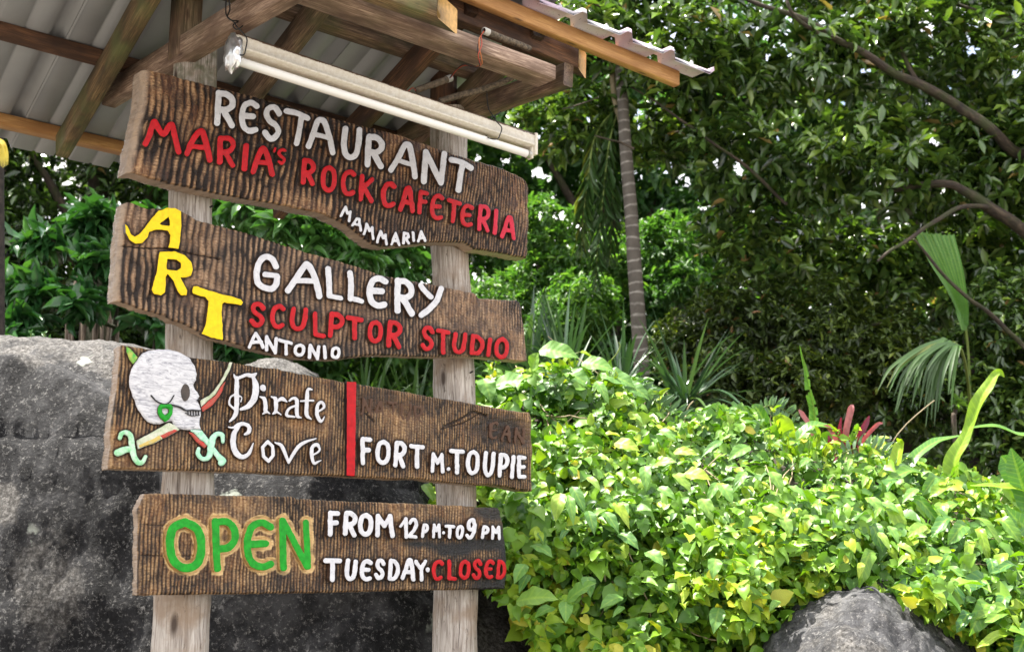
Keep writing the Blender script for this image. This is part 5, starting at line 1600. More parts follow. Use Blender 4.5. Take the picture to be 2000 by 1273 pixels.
hp = thing('heart_leaf_plant', at(1120, 800, 6.0), 'pale green large heart leaved vine standing on top of the creeper beside the second board', 'plant')
for (a, b, l, g, w, t_, tl) in [(1092, 690, 80, 8, .58, .55, 1.3), (1168, 716, 66, 12, .62, .6, .9), (1208, 742, 74, 20, .6, .35, .9), (1002, 748, 76, -8, .62, .6, .9), (1058, 744, 74, -20, .7, .65, .8), (1098, 768, 64, -6, .6, .55, .9),
                                (1130, 742, 58, 30, .8, .45, .8), (1120, 780, 60, -12, .55, .6, 1.0), (1205, 792, 62, -14, .45, .85, 1.2), (952, 762, 48, 70, .8, .5, .8), (975, 790, 60, 100, .7, .6, .6), (1045, 706, 42, -70, .8, .7, .8),
                                (1075, 790, 52, 20, .7, .5, .8), (1012, 785, 52, 160, .7, .45, .8), (1245, 765, 56, 30, .6, .3, .9), (1150, 800, 50, 40, .7, .6, .8)]:
    heart(hp, a, b, 5.80 + .08 * math.sin(a), l, g, w, t_, tl, a * .1)
for pix in ([(1090, 700, 5.98), (1100, 740, 6.0), (1108, 790, 6.05)], [(1170, 725, 5.98), (1160, 760, 6.0), (1150, 810, 6.05)], [(1005, 755, 6.0), (1030, 790, 6.05), (1050, 830, 6.1)], [(1190, 708, 6.0), (1205, 690, 5.98), (1211, 676, 5.97), (1208, 668, 5.97)], [(1150, 730, 6.0), (1190, 706, 6.0)]):
    V_, F_, g_ = tube(catmull(np.array([at(*p) for p in pix]), 5), .0035, 6); mesh('stem', V_, F_, M_STEM, hp)
bl = thing('broad_vine', at(1200, 1000, 5.5), 'scattered larger glossy vine leaves hanging over the creeper slope right of the lowest boards', 'plant')
for (a, b, l, g, w, t_, d_, tl) in [(1225, 872, 52, 15, .6, .95, 5.65, 1.0), (1130, 975, 58, 62, .42, .2, 5.35, .2), (1155, 1020, 48, 75, .5, .15, 5.3, .2), (1195, 1020, 50, 55, .5, .2, 5.3, .2), (1090, 990, 56, 100, .55, .85, 5.3, .2), (1115, 995, 60, 80, .35, .6, 5.3, .2),
                                    (1215, 1005, 60, 60, .4, .95, 5.3, .2), (1050, 1170, 84, -5, .62, .7, 5.05, .6), (1135, 1155, 74, -35, .55, .6, 5.0, .5), (1105, 1195, 40, 90, .7, .5, 5.0, .4), (1340, 885, 50, 5, .45, .95, 5.75, 1.2), (1362, 930, 56, 10, .62, 1., 5.7, .9),
                                    (1300, 905, 46, -12, .6, .7, 5.7, .8), (1015, 1120, 44, 120, .6, .5, 5.1, .5), (1060, 1075, 46, 30, .7, .4, 5.15, .4), (1150, 1145, 40, 80, .7, .25, 5.05, .3), (985, 1050, 40, 70, .5, .5, 5.2, .4), (838, 962, 40, 60, .55, .7, 5.9, .4),
                                    (1420, 965, 44, 60, .6, .6, 5.6, .4), (1510, 1000, 46, 30, .6, .8, 5.5, .4), (1280, 1090, 42, 40, .7, .5, 5.2, .4), (1395, 1110, 40, 100, .7, .6, 5.1, .4)]:
    heart(bl, a, b, float(bank_depth(a, b)) - .38, l, g, w, t_, tl, a * .13 + 2)
for k, (a, b) in enumerate([(1092, 1190), (1090, 1168), (1098, 1206)]):
    c = at(a, b, 4.98); u_, v_ = np.meshgrid(np.linspace(0, 2 * np.pi, 12, endpoint=False), np.linspace(.05, np.pi - .05, 8), indexing='ij')
    mesh('berry', (c + .014 * np.stack([np.cos(u_) * np.sin(v_), np.sin(u_) * np.sin(v_), 1.2 * np.cos(v_)], -1)).reshape(-1, 3), grid_faces(12, 8, True), M_STEM, bl)

# ------------------------------------------------------------------ plants on top of the bank, right
def plant(name, base, label, cat='plant', group=None): return thing(name, at(*base), label, cat, group)


p = plant('banana_leaf_plant', (1600, 900, 6.3), 'tall upright torn banana leaf rising above the creeper')
blade('leaf', [(1606, 890, 6.3), (1596, 840, 6.3), (1586, 780, 6.28), (1574, 722, 6.26), (1562, 674, 6.24)], [.05, .085, .075, .055, .04, .02, .003], ML_BANANA, p, .4, fold=.35, wav=.12, torn=.28, up=(-.9, -.5, 0), seed=3, nper=12)
V_, F_, g_ = tube(catmull(np.array([at(1610, 960, 6.32), at(1606, 890, 6.3), at(1586, 780, 6.285), at(1566, 690, 6.25)]), 6), [.006] * 6 + [.004] * 7 + [.0025] * 6, 6); mesh('midrib', V_, F_, M_STEM, p)
p = plant('banana_leaf_plant', (1868, 960, 5.9), 'long lime green twisted leaf with hooked tip, tallest of the right hand leaves')
blade('leaf', [(1866, 962, 5.9), (1866, 900, 5.9), (1888, 850, 5.88), (1912, 790, 5.85), (1935, 748, 5.83), (1952, 728, 5.82), (1962, 736, 5.81)], [.05, .09, .075, .055, .07, .065, .045, .03, .004], ML_BANANA, p, .80, fold=.5, wav=.14, up=(-.8, -.6, .1), seed=5, nper=9)
p = plant('broad_leaf_plant', (1520, 900, 6.1), 'clump of wide green leaves with one glowing yellow leaf on the bank top')
for (pix, w, t_, up_) in [([(1530, 900, 6.1), (1528, 860, 6.08), (1522, 830, 6.05), (1510, 815, 6.0)], [.05, .13, .13, .02], 1.0, (-.2, -1, .2)),
                          ([(1545, 880, 6.1), (1570, 845, 6.1), (1600, 830, 6.1), (1640, 842, 6.1)], [.03, .08, .07, .01], .4, (0, -.6, 1)),
                          ([(1500, 870, 6.15), (1470, 835, 6.1), (1440, 812, 6.1), (1410, 800, 6.05)], [.03, .09, .08, .01], .35, (0, -.7, 1)),
                          ([(1480, 880, 6.1), (1450, 850, 6.0), (1420, 835, 6.0), (1395, 840, 6.0)], [.03, .08, .07, .01], .45, (0, -.7, 1)),
                          ([(1510, 880, 6.2), (1500, 840, 6.2), (1480, 800, 6.2), (1468, 792, 6.2)], [.03, .07, .06, .01], .3, (-.4, -.8, .4)),
                          ([(1400, 880, 6.0), (1395, 840, 6.0), (1400, 800, 6.0), (1404, 785, 6.0)], [.04, .10, .08, .01], .5, (-.2, -1, .3)),
                          ([(1560, 900, 6.1), (1600, 880, 6.1), (1640, 868, 6.1), (1690, 880, 6.1)], [.03, .06, .06, .01], .5, (0, -.5, 1))]:
    blade('leaf', pix, w, ML_BANANA, p, t_, up=up_, seed=t_ * 9, wav=.06)
p = plant('broad_leaf_plant', (1750, 990, 5.8), 'bright lit folded leaf pair poking out of the creeper right of centre')
blade('leaf', [(1748, 985, 5.8), (1742, 945, 5.8), (1750, 905, 5.8), (1758, 865, 5.82), (1752, 855, 5.8)], [.02, .075, .06, .045, .01], ML_BANANA, p, 1.0, fold=.7, up=(-.7, -1, 0), seed=2)
blade('leaf', [(1745, 930, 5.85), (1730, 900, 5.9), (1700, 890, 5.9), (1660, 905, 5.9)], [.02, .07, .06, .01], ML_BANANA, p, .35, up=(0, -.5, 1), seed=7)
blade('leaf', [(1760, 940, 5.9), (1790, 890, 5.95), (1830, 862, 6.0), (1880, 850, 6.0)], [.02, .06, .06, .01], ML_BANANA, p, .3, up=(0, -.5, 1), seed=8)
p = plant('broad_leaf_plant', (2000, 1040, 5.5), 'large overlapping green leaves leaning in from the right edge')
for (pix, w, t_, up_) in [([(2080, 1010, 5.5), (2010, 962, 5.5), (1950, 950, 5.5), (1895, 948, 5.5)], [.05, .10, .06, .01], .8, (0, -.5, 1)), ([(2060, 1060, 5.5), (2010, 980, 5.5), (1985, 910, 5.5), (1975, 875, 5.5)], [.05, .10, .09, .01], .3, (-.7, -.8, .2)),
                          ([(2050, 1010, 5.6), (2000, 950, 5.6), (1968, 905, 5.6), (1955, 890, 5.6)], [.05, .12, .11, .01], .2, (-.4, -.9, .3)), ([(2060, 840, 5.9), (2000, 850, 5.9), (1940, 832, 5.9), (1885, 838, 5.9)], [.03, .05, .045, .01], .45, (0, -.5, 1)),
                          ([(2060, 1060, 5.3), (2020, 1040, 5.3), (1990, 1020, 5.3), (1965, 990, 5.3)], [.05, .10, .10, .01], .3, (-.2, -.9, .5)), ([(2050, 1130, 5.3), (2010, 1100, 5.3), (1980, 1110, 5.3), (1950, 1150, 5.3)], [.05, .09, .09, .01], .25, (0, -.7, .8)),
                          ([(2040, 1160, 5.2), (2000, 1180, 5.2), (1975, 1220, 5.2), (1965, 1270, 5.2)], [.04, .08, .08, .01], .35, (0, -.9, .5)), ([(1990, 1080, 5.4), (1950, 1060, 5.4), (1910, 1055, 5.4), (1870, 1075, 5.4)], [.03, .07, .07, .01], .55, (0, -.5, 1)),
                          ([(1935, 1150, 5.3), (1915, 1120, 5.3), (1890, 1105, 5.3), (1855, 1110, 5.3)], [.03, .06, .06, .01], .95, (0, -.7, .8))]:
    blade('leaf', pix, w, ML_BANANA, p, t_, up=up_, seed=t_ * 5 + 1, wav=.05)
p = plant('red_leaf_plant', (1655, 900, 6.15), 'crimson and pink strap leaved plant behind the creeper crest', 'plant')
for k, (pix, w, t_) in enumerate([([(1655, 900, 6.15), (1652, 850, 6.1), (1662, 800, 6.08), (1666, 790, 6.08)], [.02, .045, .05, .01], .95), ([(1650, 900, 6.15), (1640, 850, 6.12), (1643, 815, 6.1)], [.02, .04, .01], .5),
                                  ([(1660, 900, 6.15), (1680, 850, 6.1), (1692, 825, 6.1), (1698, 812, 6.1)], [.02, .05, .04, .01], .3), ([(1660, 900, 6.15), (1685, 860, 6.05), (1712, 830, 6.0), (1724, 826, 6.0)], [.02, .03, .03, .01], .85),
                                  ([(1650, 900, 6.15), (1625, 885, 6.05), (1622, 865, 6.0), (1618, 850, 6.)], [.02, .05, .04, .01], .3), ([(1655, 905, 6.1), (1662, 880, 6.0), (1678, 868, 5.95), (1680, 890, 5.9)], [.02, .05, .05, .01], .2),
                                  ([(1640, 900, 6.15), (1632, 860, 6.12), (1618, 835, 6.1), (1606, 832, 6.1)], [.02, .035, .03, .01], .9), ([(1590, 860, 6.2), (1580, 830, 6.2), (1566, 808, 6.2), (1560, 800, 6.2)], [.02, .04, .04, .01], .95),
                                  ([(1648, 905, 6.1), (1650, 880, 6.02), (1655, 862, 6.0), (1670, 850, 5.97)], [.02, .05, .04, .01], .45), ([(1655, 900, 6.1), (1640, 880, 6.0), (1628, 905, 5.95)], [.02, .045, .01], .35)]):
    blade('leaf', pix, [q * .68 for q in w], ML_RED, p, t_, up=(-.4 + .2 * (k % 4), -1, .1), seed=k)


def fern(label, base, pix, nlf, ll, lw, mat, tint, droop=.4, group=None, two=True, name='fern', cat='fern', stemr=.004, angle=62, parent=None, seed=0):
    """fronds: a rachis with paired leaflets"""
    root = parent or thing(name, at(*base), label, cat, group)
    rr = np.random.default_rng(seed + 100)
    P = catmull(np.array([at(*q) for q in pix]), 10)
    V_, F_, g_ = tube(P, np.linspace(stemr, stemr * .4, len(P)), 6); mesh('rachis', V_, F_, M_STEM, root)
    t = np.linspace(.06, .98, nlf); idx = t * (len(P) - 1)
    Q = np.stack([np.interp(idx, np.arange(len(P)), P[:, k]) for k in range(3)], 1); T = norm(np.gradient(Q, axis=0))
    view = norm(Q - CAM)
    A = norm(np.cross(T, view))
    pos, d, u = [], [], []
    ca, sa = math.cos(math.radians(angle)), math.sin(math.radians(angle))
    Ls = []
    for sgn in ((1, -1) if two else (1,)):
        dd = T * ca + A * sa * sgn + np.array([0, 0, -droop]) + .10 * rr.normal(size=(nlf, 3))
        pos.append(Q); d.append(dd); u.append(-view + .5 * rr.normal(size=(nlf, 3))); Ls.append(ll * (np.sin(np.clip(t * 1.02, 0, 1) * math.pi) ** .5 * .85 + .15) * rr.uniform(.85, 1.1, nlf))
    pos, d, u, Ls = map(np.concatenate, (pos, d, u, Ls))
    single_leaves(root, mat, 'strip', pos, d, u, Ls, np.full(len(Ls), lw), np.clip(tint + .12 * rr.normal(size=len(Ls)), 0, 1), min(len(Ls) - 1, 40), name='leaflets')
    return root


fern('grey green fern frond arching off the creeper crest below the palm trunk', (1240, 790, 6.2), [(1236, 742, 6.15), (1262, 768, 6.12), (1300, 800, 6.1), (1350, 836, 6.05), (1380, 862, 6.0)], 17, .095, .028, ML_FERN, .5, .0, angle=75)
f_ = fern('pale fern frond lying across the creeper behind the red plant', (1640, 890, 6.0), [(1632, 892, 5.95), (1670, 876, 5.95), (1715, 878, 5.9), (1755, 900, 5.9), (1775, 925, 5.9)], 16, .085, .024, ML_FERN, .7, .0, angle=75, seed=2)
fern('', None, [(1480, 800, 6.3), (1505, 792, 6.28), (1530, 800, 6.25), (1560, 818, 6.2)], 12, .07, .02, ML_FERN, .6, .0, angle=75, parent=f_, seed=3)
# shoots standing up out of the creeper crest, and larger leaves towards the right edge
rr = np.random.default_rng(52)
for k in range(34):
    x0 = rr.uniform(940, 1980); y0 = np.interp(x0, CRX, CRY) + rr.uniform(4, 60); d0 = float(bank_depth(x0, y0)) - .12; hh = rr.uniform(18, 46)
    P = catmull(np.array([at(x0, y0 + 10, d0), at(x0 + rr.normal() * 5, y0 - hh * .5, d0 - .03), at(x0 + rr.normal() * 12, y0 - hh, d0 - .05)]), 4)
    V_, F_, g_ = tube(P, .0022, 5); mesh('shoot', V_, F_, M_STEM, creeper)
    m_ = 7; ii = rr.integers(1, len(P), m_)
    single_leaves(creeper, ML_VINE, 'ovate', P[ii], rand_dirs(m_, rr) + np.array([0, -.2, .3]), norm(np.array([0, -.6, .8]) + .5 * rr.normal(size=(m_, 3))), rr.uniform(.035, .07, m_), rr.uniform(.02, .042, m_), rr.uniform(.3, .95, m_), 0, name='shoot_leaves')
edge = plant('large_leaved_plant', (1900, 1200, 5.2), 'mix of long folded green and yellowish leaves spilling over the creeper at lower right')
for k in range(46):
    x0 = 2040 - abs(rr.normal()) * 170; y0 = rr.uniform(np.interp(x0, CRX, CRY) + 15, 1270)
    if rock_mask(x0, y0 + 45): continue
    d0 = float(bank_depth(x0, y0)) - .33; L_ = rr.uniform(45, 105); a = rr.uniform(.2, 3.0)
    dx, dy = L_ * math.cos(a), L_ * math.sin(a) * .9
    w = rr.uniform(.035, .07)
    blade('leaf', [(x0, y0, d0 + .05), (x0 + dx * .35, y0 + dy * .2 - 8, d0), (x0 + dx * .75, y0 + dy * .6, d0 - .03), (x0 + dx, y0 + dy, d0 - .03)], [.008, w, w * .85, .004], ML_BANANA, edge, float(np.clip(.4 + .3 * rr.normal(), 0, 1)), across=5, nper=5, up=(rr.normal() * .4, -.6, .8), seed=k, fold=.4, wav=.08)
edge2 = plant('compound_leaved_vine', (1300, 1100, 5.1), 'medium pointed leaves in hanging bunches scattered over the sunlit creeper slope')
for k in range(60):
    x0 = rr.uniform(1010, 1800); y0 = rr.uniform(np.interp(x0, CRX, CRY) + 30, 1240)
    if rock_mask(x0, y0 + 40): continue
    d0 = float(bank_depth(x0, y0)) - .34; L_ = rr.uniform(24, 52); a = rr.uniform(.5, 2.7)
    heart(edge2, x0, y0, d0, L_, math.degrees(a), rr.uniform(.35, .6), float(np.clip(.55 + .3 * rr.normal(), 0, 1)), rr.uniform(.2, .9), k * .7)
# ground litter patch above the lower right rock
dd_ = thing('dead_twigs', at(1600, 1130, 5.05), 'dry twigs and brown litter lodged above the lower right rock', 'twigs')
rr = np.random.default_rng(8)
for k in range(26):
    x0, y0 = rr.uniform(1540, 1700), rr.uniform(1090, 1150); a = rr.uniform(-.5, 1.2)
    P = [at(x0, y0, bank_depth(x0, y0) - .06), at(x0 + 14 * math.cos(a), y0 + 12 * math.sin(a), bank_depth(x0, y0) - .1), at(x0 + 34 * math.cos(a), y0 + 26 * math.sin(a), bank_depth(x0, y0) - .08)]
    V_, F_, g_ = tube(catmull(np.array(P), 4), .0022, 5); mesh('twig', V_, F_, M_TWIG, dd_)

# ------------------------------------------------------------------ palm
palm = thing('slim_palm', at(1255, 760, 9.5) * np.array([1, 1, 0]), 'slim ringed palm trunk behind the creeper with fronds drooping on its left', 'palm')
add_pal = lambda pix, r0, r1, mat, nm, sd: None
P = catmull(np.array([at(a, b, 9.15) for a, b in [(1213, 120), (1216, 190), (1220, 260), (1226, 340), (1233, 420), (1238, 500), (1245, 600), (1252, 700), (1256, 790), (1258, 900), (1262, 1200)]]), 9)
V_, F_, g_ = tube(P, np.interp(np.linspace(0, 1, len(P)), [0, .1, .3, 1], [.055, .044, .050, .066]), 20, noise=.03, nf=20)
# rings
th = np.linspace(0, len(P) - 1, len(P)); mesh('trunk', V_, F_, M_PALMBARK, palm, attrs={'gc': g_})
V_, F_, g_ = tube(catmull(np.array([at(1226, 300, 9.3), at(1210, 235, 9.3), at(1200, 190, 9.3), at(1194, 130, 9.3)]), 6), [.018] * 8 + [.024] * 11, 10, noise=.1); mesh('leaf_sheath', V_, F_, M_TWIG, palm, attrs={'gc': g_})
sets = [[(1214, 190, 9.4), (1190, 280, 9.3), (1178, 380, 9.25), (1168, 480, 9.2), (1162, 570, 9.2)], [(1216, 200, 9.4), (1165, 260, 9.3), (1148, 350, 9.2), (1138, 440, 9.2), (1136, 500, 9.2)],
        [(1216, 180, 9.5), (1200, 300, 9.5), (1196, 420, 9.5), (1190, 520, 9.5)], [(1216, 170, 9.5), (1290, 130, 9.3), (1360, 150, 9.2), (1420, 220, 9.1)], [(1214, 170, 9.5), (1150, 110, 9.3), (1080, 130, 9.2), (1030, 200, 9.0)],
        [(1215, 170, 9.5), (1230, 60, 9.6), (1260, -40, 9.7), (1330, -90, 9.8)]]
for k, s_ in enumerate(sets):
    fern('', None, s_, 26 if k < 3 else 26, .27 if k < 3 else .30, .014, ML_PALM, [.3, .65, .35, .3, .2, .3][k], .9 if k < 3 else .5, parent=palm, stemr=.010, angle=38, seed=k + 10)

# ------------------------------------------------------------------ strap leaved clumps
def strap_clump(base, nb, ln, w, label, seed, mat=ML_STRAP, spread=1.0, name='strap_leaf_clump', tint=.5, group='strap leaved clumps behind the creeper'):
    root = thing(name, at(*base), label, 'plant', group)
    rr = np.random.default_rng(seed); o = at(*base)
    for k in range(nb):
        a = rr.uniform(0, 2 * math.pi); el = rr.uniform(.25, 1.35); L_ = ln * rr.uniform(.6, 1.1)
        h = np.array([math.cos(a), math.sin(a) * .8, 0]) * spread
        t = np.linspace(0, 1, 9)[:, None]; bend = rr.uniform(.1, .75)
        Q = o + .05 * rand_dirs(1, rr) + h * math.cos(el) * L_ * t + UP * (math.sin(el) * L_ * t - bend * L_ * t ** 2.4 * math.cos(el))
        wd = w * np.interp(t[:, 0], [0, .15, .6, 1], [.5, 1, .85, .04])
        T = norm(np.gradient(Q, axis=0)); A = norm(np.cross(T, UP + .2 * rand_dirs(1, rr))); B = np.cross(A, T)
        V = np.stack([Q - A * wd[:, None] / 2 + B * wd[:, None] * .2, Q, Q + A * wd[:, None] / 2 + B * wd[:, None] * .2], 1)
        mesh('leaf', V.reshape(-1, 3), grid_faces(9, 3), mat, root, attrs={'tint': np.full(27, np.clip(tint + .25 * rr.normal(), 0, 1)), 'luv': np.zeros((27, 3))})
    return root


strap_clump((1110, 770, 8.2), 60, .85, .030, 'glossy strap leaved clump in shade left of the palm trunk', 1, tint=.4)
strap_clump((1330, 800, 8.3), 56, .85, .032, 'glossy strap leaved clump fanning out right of the palm trunk', 2, tint=.45)
strap_clump((1215, 780, 8.8), 46, .85, .032, 'tall strap leaved clump directly behind the palm trunk foot', 3, tint=.4)
strap_clump((1020, 760, 8.8), 36, .9, .045, 'strap leaved clump in the gap between second board and palm', 4, tint=.3)
strap_clump((720, 830, 7.6), 60, .62, .028, 'olive grassy clump behind the skull board and right pole', 5, ML_PALM, tint=.35)
strap_clump((800, 840, 7.7), 40, .55, .024, 'olive grassy clump close to the right pole above the third board', 6, ML_PALM, tint=.3)

# fan palm, pleated leaf
fp = thing('fan_palm', at(1905, 900, 8.0) * np.array([1, 1, 0]), 'fan palm with hanging narrow leaflets and dark fibrous trunk at the right', 'palm')
P = catmull(np.array([at(1893, 650, 9.0), at(1893, 720, 9.0), at(1898, 820, 9.0), at(1905, 1000, 9.0), at(1910, 1400, 9.0)]), 8)
V_, F_, g_ = tube(P, np.linspace(.04, .055, len(P)), 16, noise=.25, nf=12); mesh('trunk', V_, F_, M_DBARK, fp, attrs={'gc': g_})
rr = np.random.default_rng(4)
for k in range(34):
    a = rr.uniform(-1, 1); x0, y0 = 1862 + 20 * a, 668; L_ = rr.uniform(95, 190)
    dx = -L_ * (.15 + .75 * (k / 34)) ; dy = L_ * (.75 - .3 * (k / 34))
    blade('leaflet', [(x0, y0 + 10 * a, 7.7), (x0 + dx * .35, y0 + dy * .12, 7.6), (x0 + dx * .8, y0 + dy * .65, 7.5), (x0 + dx, y0 + dy * 1.25, 7.45)], [.010, .024, .020, .003], ML_PALM if k % 7 else ML_LIGHT, fp, .2 + .4 * rr.random() + (.3 if k > 30 else 0), across=3, nper=4, up=(-.4, -1, .3), seed=k)
for k in range(0):
    a = k / 8 * .9 + 2.0; x0, y0 = 1895, 650
    dx, dy = 130 * math.cos(a), -95 * math.sin(a)
    blade('leaflet', [(x0, y0, 7.9), (x0 + dx * .4, y0 + dy * .6, 7.8), (x0 + dx * .8, y0 + dy * .9 + 10, 7.7), (x0 + dx, y0 + dy + 50, 7.65)], [.012, .032, .026, .004], ML_STRAP, fp, .3 + .4 * rr.random(), across=3, nper=4, up=(-.2, -1, .3), seed=k)
V_, F_, g_ = tube(catmull(np.array([at(1862, 668, 7.7), at(1880, 690, 7.9), at(1892, 760, 8.3), at(1896, 860, 8.7)]), 6), .010, 7); mesh('leaf_stalk', V_, F_, M_STEM, fp)
pl_ = plant('pleated_leaf_palm', (1880, 700, 8.6), 'single broad pleated lime leaf slanting down behind the branches on the right')
for k in range(9):
    u0 = k / 8
    blade('leaf_pleat', [(1790 + 70 * u0, 455 + 6 * u0 - 4 * k % 3, 8.6 + .02 * (k % 2)), (1822 + 55 * u0, 515 + 15 * u0, 8.55), (1855 + 32 * u0, 570 + 22 * u0, 8.5), (1884 + 6 * u0, 636, 8.5)], [.030, .036, .026, .012], ML_BANANA, pl_, .34 + .1 * (k % 2), fold=.7, across=3, nper=5, up=(-.5, -1, .3), seed=k)
for k in range(4):
    u0 = k / 3
    blade('leaf_pleat', [(1868 + 18 * u0, 590, 8.52), (1873 + 15 * u0, 615, 8.5), (1880 + 6 * u0, 645, 8.5)], [.035, .03, .012], ML_BANANA, pl_, .30, fold=.6, across=3, nper=4, up=(-.4, -1, .2), seed=k)

V_, F_, g_ = tube(catmull(np.array([at(1786, 452, 8.62), at(1830, 520, 8.6), at(1876, 600, 8.6), at(1892, 700, 8.7), at(1896, 860, 8.8)]), 6), .010, 7); mesh('leaf_stalk', V_, F_, M_STEM, pl_)

# ------------------------------------------------------------------ trees
def bp(x, y, dep, rx, ry, rz=None):
    s = dep / F
    return (at(x, y, dep), (rx * s, rz if rz else (rx + ry) / 2 * s, ry * s))


def tree(name, label, trunk, branches, blobs, ntips, nl, L, W, mat, seed, r0=.15, r1=.06, gaps=(), singles=0, proto='lance', tmean=.4, tsd=.2, droop=.3, cat='tree', group=None, bark=None):
    b = at(*trunk[-1]) * np.array([1, 1, 0])
    root = thing(name, b, label, cat, group)
    pts = [at(*q) for q in trunk]; pts.append(np.array([pts[-1][0], pts[-1][1], -.1]))
    Pp = catmull(np.array(pts), 8); Pp += .03 * np.stack([fbm(Pp * 2 + s + seed, 2) for s in (0, 9, 21)], -1)
    V_, F_, g_ = tube(Pp, np.linspace(r1, r0, len(Pp)), 14, noise=.12, nf=3, seed=float(seed)); mesh('trunk', V_, F_, bark or M_BARK, root, attrs={'gc': g_})
    for k, (pix, a, c) in enumerate(branches): add_branch(root, pix, a, c, seed=k + seed * .7)
    foliage(root, blobs, ntips, nl, L, W, mat, proto, 'crown', singles, gaps, tmean, tsd, droop, seed)
    return root


_g = np.random.default_rng(66)
GAP = [(_g.uniform(1060, 2000), _g.uniform(0, 430), _g.uniform(1, 9)) for _ in range(95)] + [(_g.uniform(30, 240), _g.uniform(300, 400), _g.uniform(1, 6)) for _ in range(18)] + [(_g.uniform(920, 1200), _g.uniform(260, 520), _g.uniform(1, 7)) for _ in range(26)] + [(1335, 355, 52), (1300, 330, 22), (1370, 400, 24), (1815, 60, 36), (1900, 100, 16), (1700, 132, 14), (1155, 238, 22), (1245, 240, 20), (1050, 340, 14), (1985, 145, 16), (1880, 15, 24), (1090, 420, 12), (935, 540, 10), (800, 515, 9), (1690, 140, 10), (1400, 320, 16), (1440, 330, 14)]
# the big dark tree whose limbs enter from the right
tree('broad_shade_tree', 'great dark leaved tree spreading mossy limbs from beyond the right edge', [(2200, 250, 9.2), (2260, 500, 9.2), (2280, 800, 9.2), (2290, 1100, 9.2)],
     [([(2200, 420, 9.2), (2080, 300, 9.1), (1990, 300, 9.0), (1932, 250, 8.9), (1896, 224, 8.9), (1830, 185, 8.9), (1747, 142, 8.9), (1690, 105, 8.8), (1632, 76, 8.8), (1560, 36, 8.8), (1500, 16, 8.8), (1420, -20, 8.9)], .052, .016),
      ([(2260, 600, 9.2), (2100, 520, 9.1), (2000, 450, 9.0), (1924, 400, 8.9), (1880, 372, 8.9), (1850, 360, 8.9), (1780, 366, 9.0), (1700, 380, 9.1)], .062, .018),
      ([(1896, 224, 8.9), (1800, 170, 9.0), (1760, 96, 9.1), (1731, 53, 9.2), (1700, -10, 9.3)], .022, .012), ([(1930, 404, 8.9), (1871, 405, 8.7), (1783, 460, 8.5), (1740, 488, 8.4), (1714, 510, 8.35)], .02, .009),
      ([(2000, 680, 8.5), (1940, 620, 8.45), (1871, 566, 8.4), (1810, 500, 8.35), (1783, 466, 8.3)], .018, .008), ([(1640, 80, 8.8), (1590, 60, 8.7), (1545, 25, 8.6), (1530, -20, 8.6)], .02, .012),
      ([(1540, 400, 9.2), (1450, 320, 9.1), (1363, 257, 9.0), (1320, 225, 9.0), (1280, 198, 9.0), (1230, 170, 9.0)], .014, .007), ([(1240, 290, 9.0), (1215, 278, 9.0), (1190, 272, 8.9), (1160, 265, 8.9)], .010, .006),
      ([(1190, 20, 8.8), (1160, 8, 8.8), (1130, -5, 8.8)], .012, .010), ([(1100, 215, 9.0), (1130, 205, 9.0), (1170, 190, 9.0)], .007, .005), ([(2040, 60, 8.8), (1960, 30, 8.9), (1880, 10, 9.0), (1800, -20, 9.0)], .018, .010), ([(1660, 700, 9), (1700, 640, 9), (1760, 632, 8.9)], .012, .008)],
     [bp(1150, 60, 9.2, 150, 90), bp(1350, 100, 9.0, 190, 110), bp(1550, 120, 9.2, 180, 130), bp(1750, 90, 9.3, 170, 120), bp(1950, 100, 9.2, 170, 130), bp(1120, 240, 9.6, 130, 90), bp(1300, 270, 9.7, 170, 80), bp(1480, 300, 9.2, 170, 110),
      bp(1680, 320, 9.1, 170, 120), bp(1880, 330, 9.4, 170, 130), bp(2060, 300, 9.2, 150, 160), bp(1500, 450, 9.8, 150, 110), bp(1680, 520, 9.9, 160, 110), bp(1900, 520, 9.9, 160, 120), bp(1250, -60, 9.5, 260, 90), bp(1600, -80, 9.5, 260, 110), bp(1950, -60, 9.5, 220, 120)],
     4000, 7, .135, .056, ML_TREE, 2, r0=.3, r1=.22, gaps=GAP, tmean=.56, tsd=.22, singles=200)
tree('dark_shrub_tree', 'dense olive brown small leaved bush filling the shade behind the red plant', [(1560, 600, 9.8), (1570, 800, 9.8), (1580, 950, 9.8)], [([(1570, 750, 9.8), (1500, 640, 9.6), (1460, 560, 9.6)], .03, .012), ([(1575, 800, 9.8), (1640, 680, 9.6), (1720, 620, 9.6)], .03, .012)],
     [bp(1450, 620, 9.4, 120, 100), bp(1600, 640, 9.2, 130, 110), bp(1420, 740, 9.0, 100, 80), bp(1560, 760, 8.9, 130, 90), bp(1720, 700, 9.2, 120, 110), bp(1350, 680, 9.7, 80, 90)], 2600, 7, .07, .028, ML_OLIVE, 4, gaps=(), tmean=.42, tsd=.22, cat='bush', singles=80)
tree('dark_shrub_tree', 'dark leafy bush crowding the fan palm at the far right', [(2000, 600, 9.4), (2010, 800, 9.4), (2010, 950, 9.4)], [([(2005, 720, 9.4), (1960, 620, 9.2), (1930, 580, 9.2)], .03, .012)],
     [bp(1960, 620, 8.9, 110, 110), bp(2080, 680, 8.9, 120, 160), bp(1860, 760, 9.0, 110, 90), bp(1980, 800, 8.9, 110, 100), bp(1760, 800, 9.2, 110, 80), bp(1950, 900, 8.9, 90, 60)], 1800, 7, .085, .034, ML_TREE, 5, tmean=.45, tsd=.2, cat='bush', singles=60)
tree('lime_shrub', 'small lime green bush in front of the fan palm trunk', [(1870, 800, 7.4), (1872, 900, 7.4)], [], [bp(1878, 790, 7.4, 42, 46), bp(1850, 815, 7.4, 34, 30)], 110, 6, .07, .03, ML_LIGHT, 6, r0=.02, r1=.012, tmean=.9, cat='bush', singles=30)
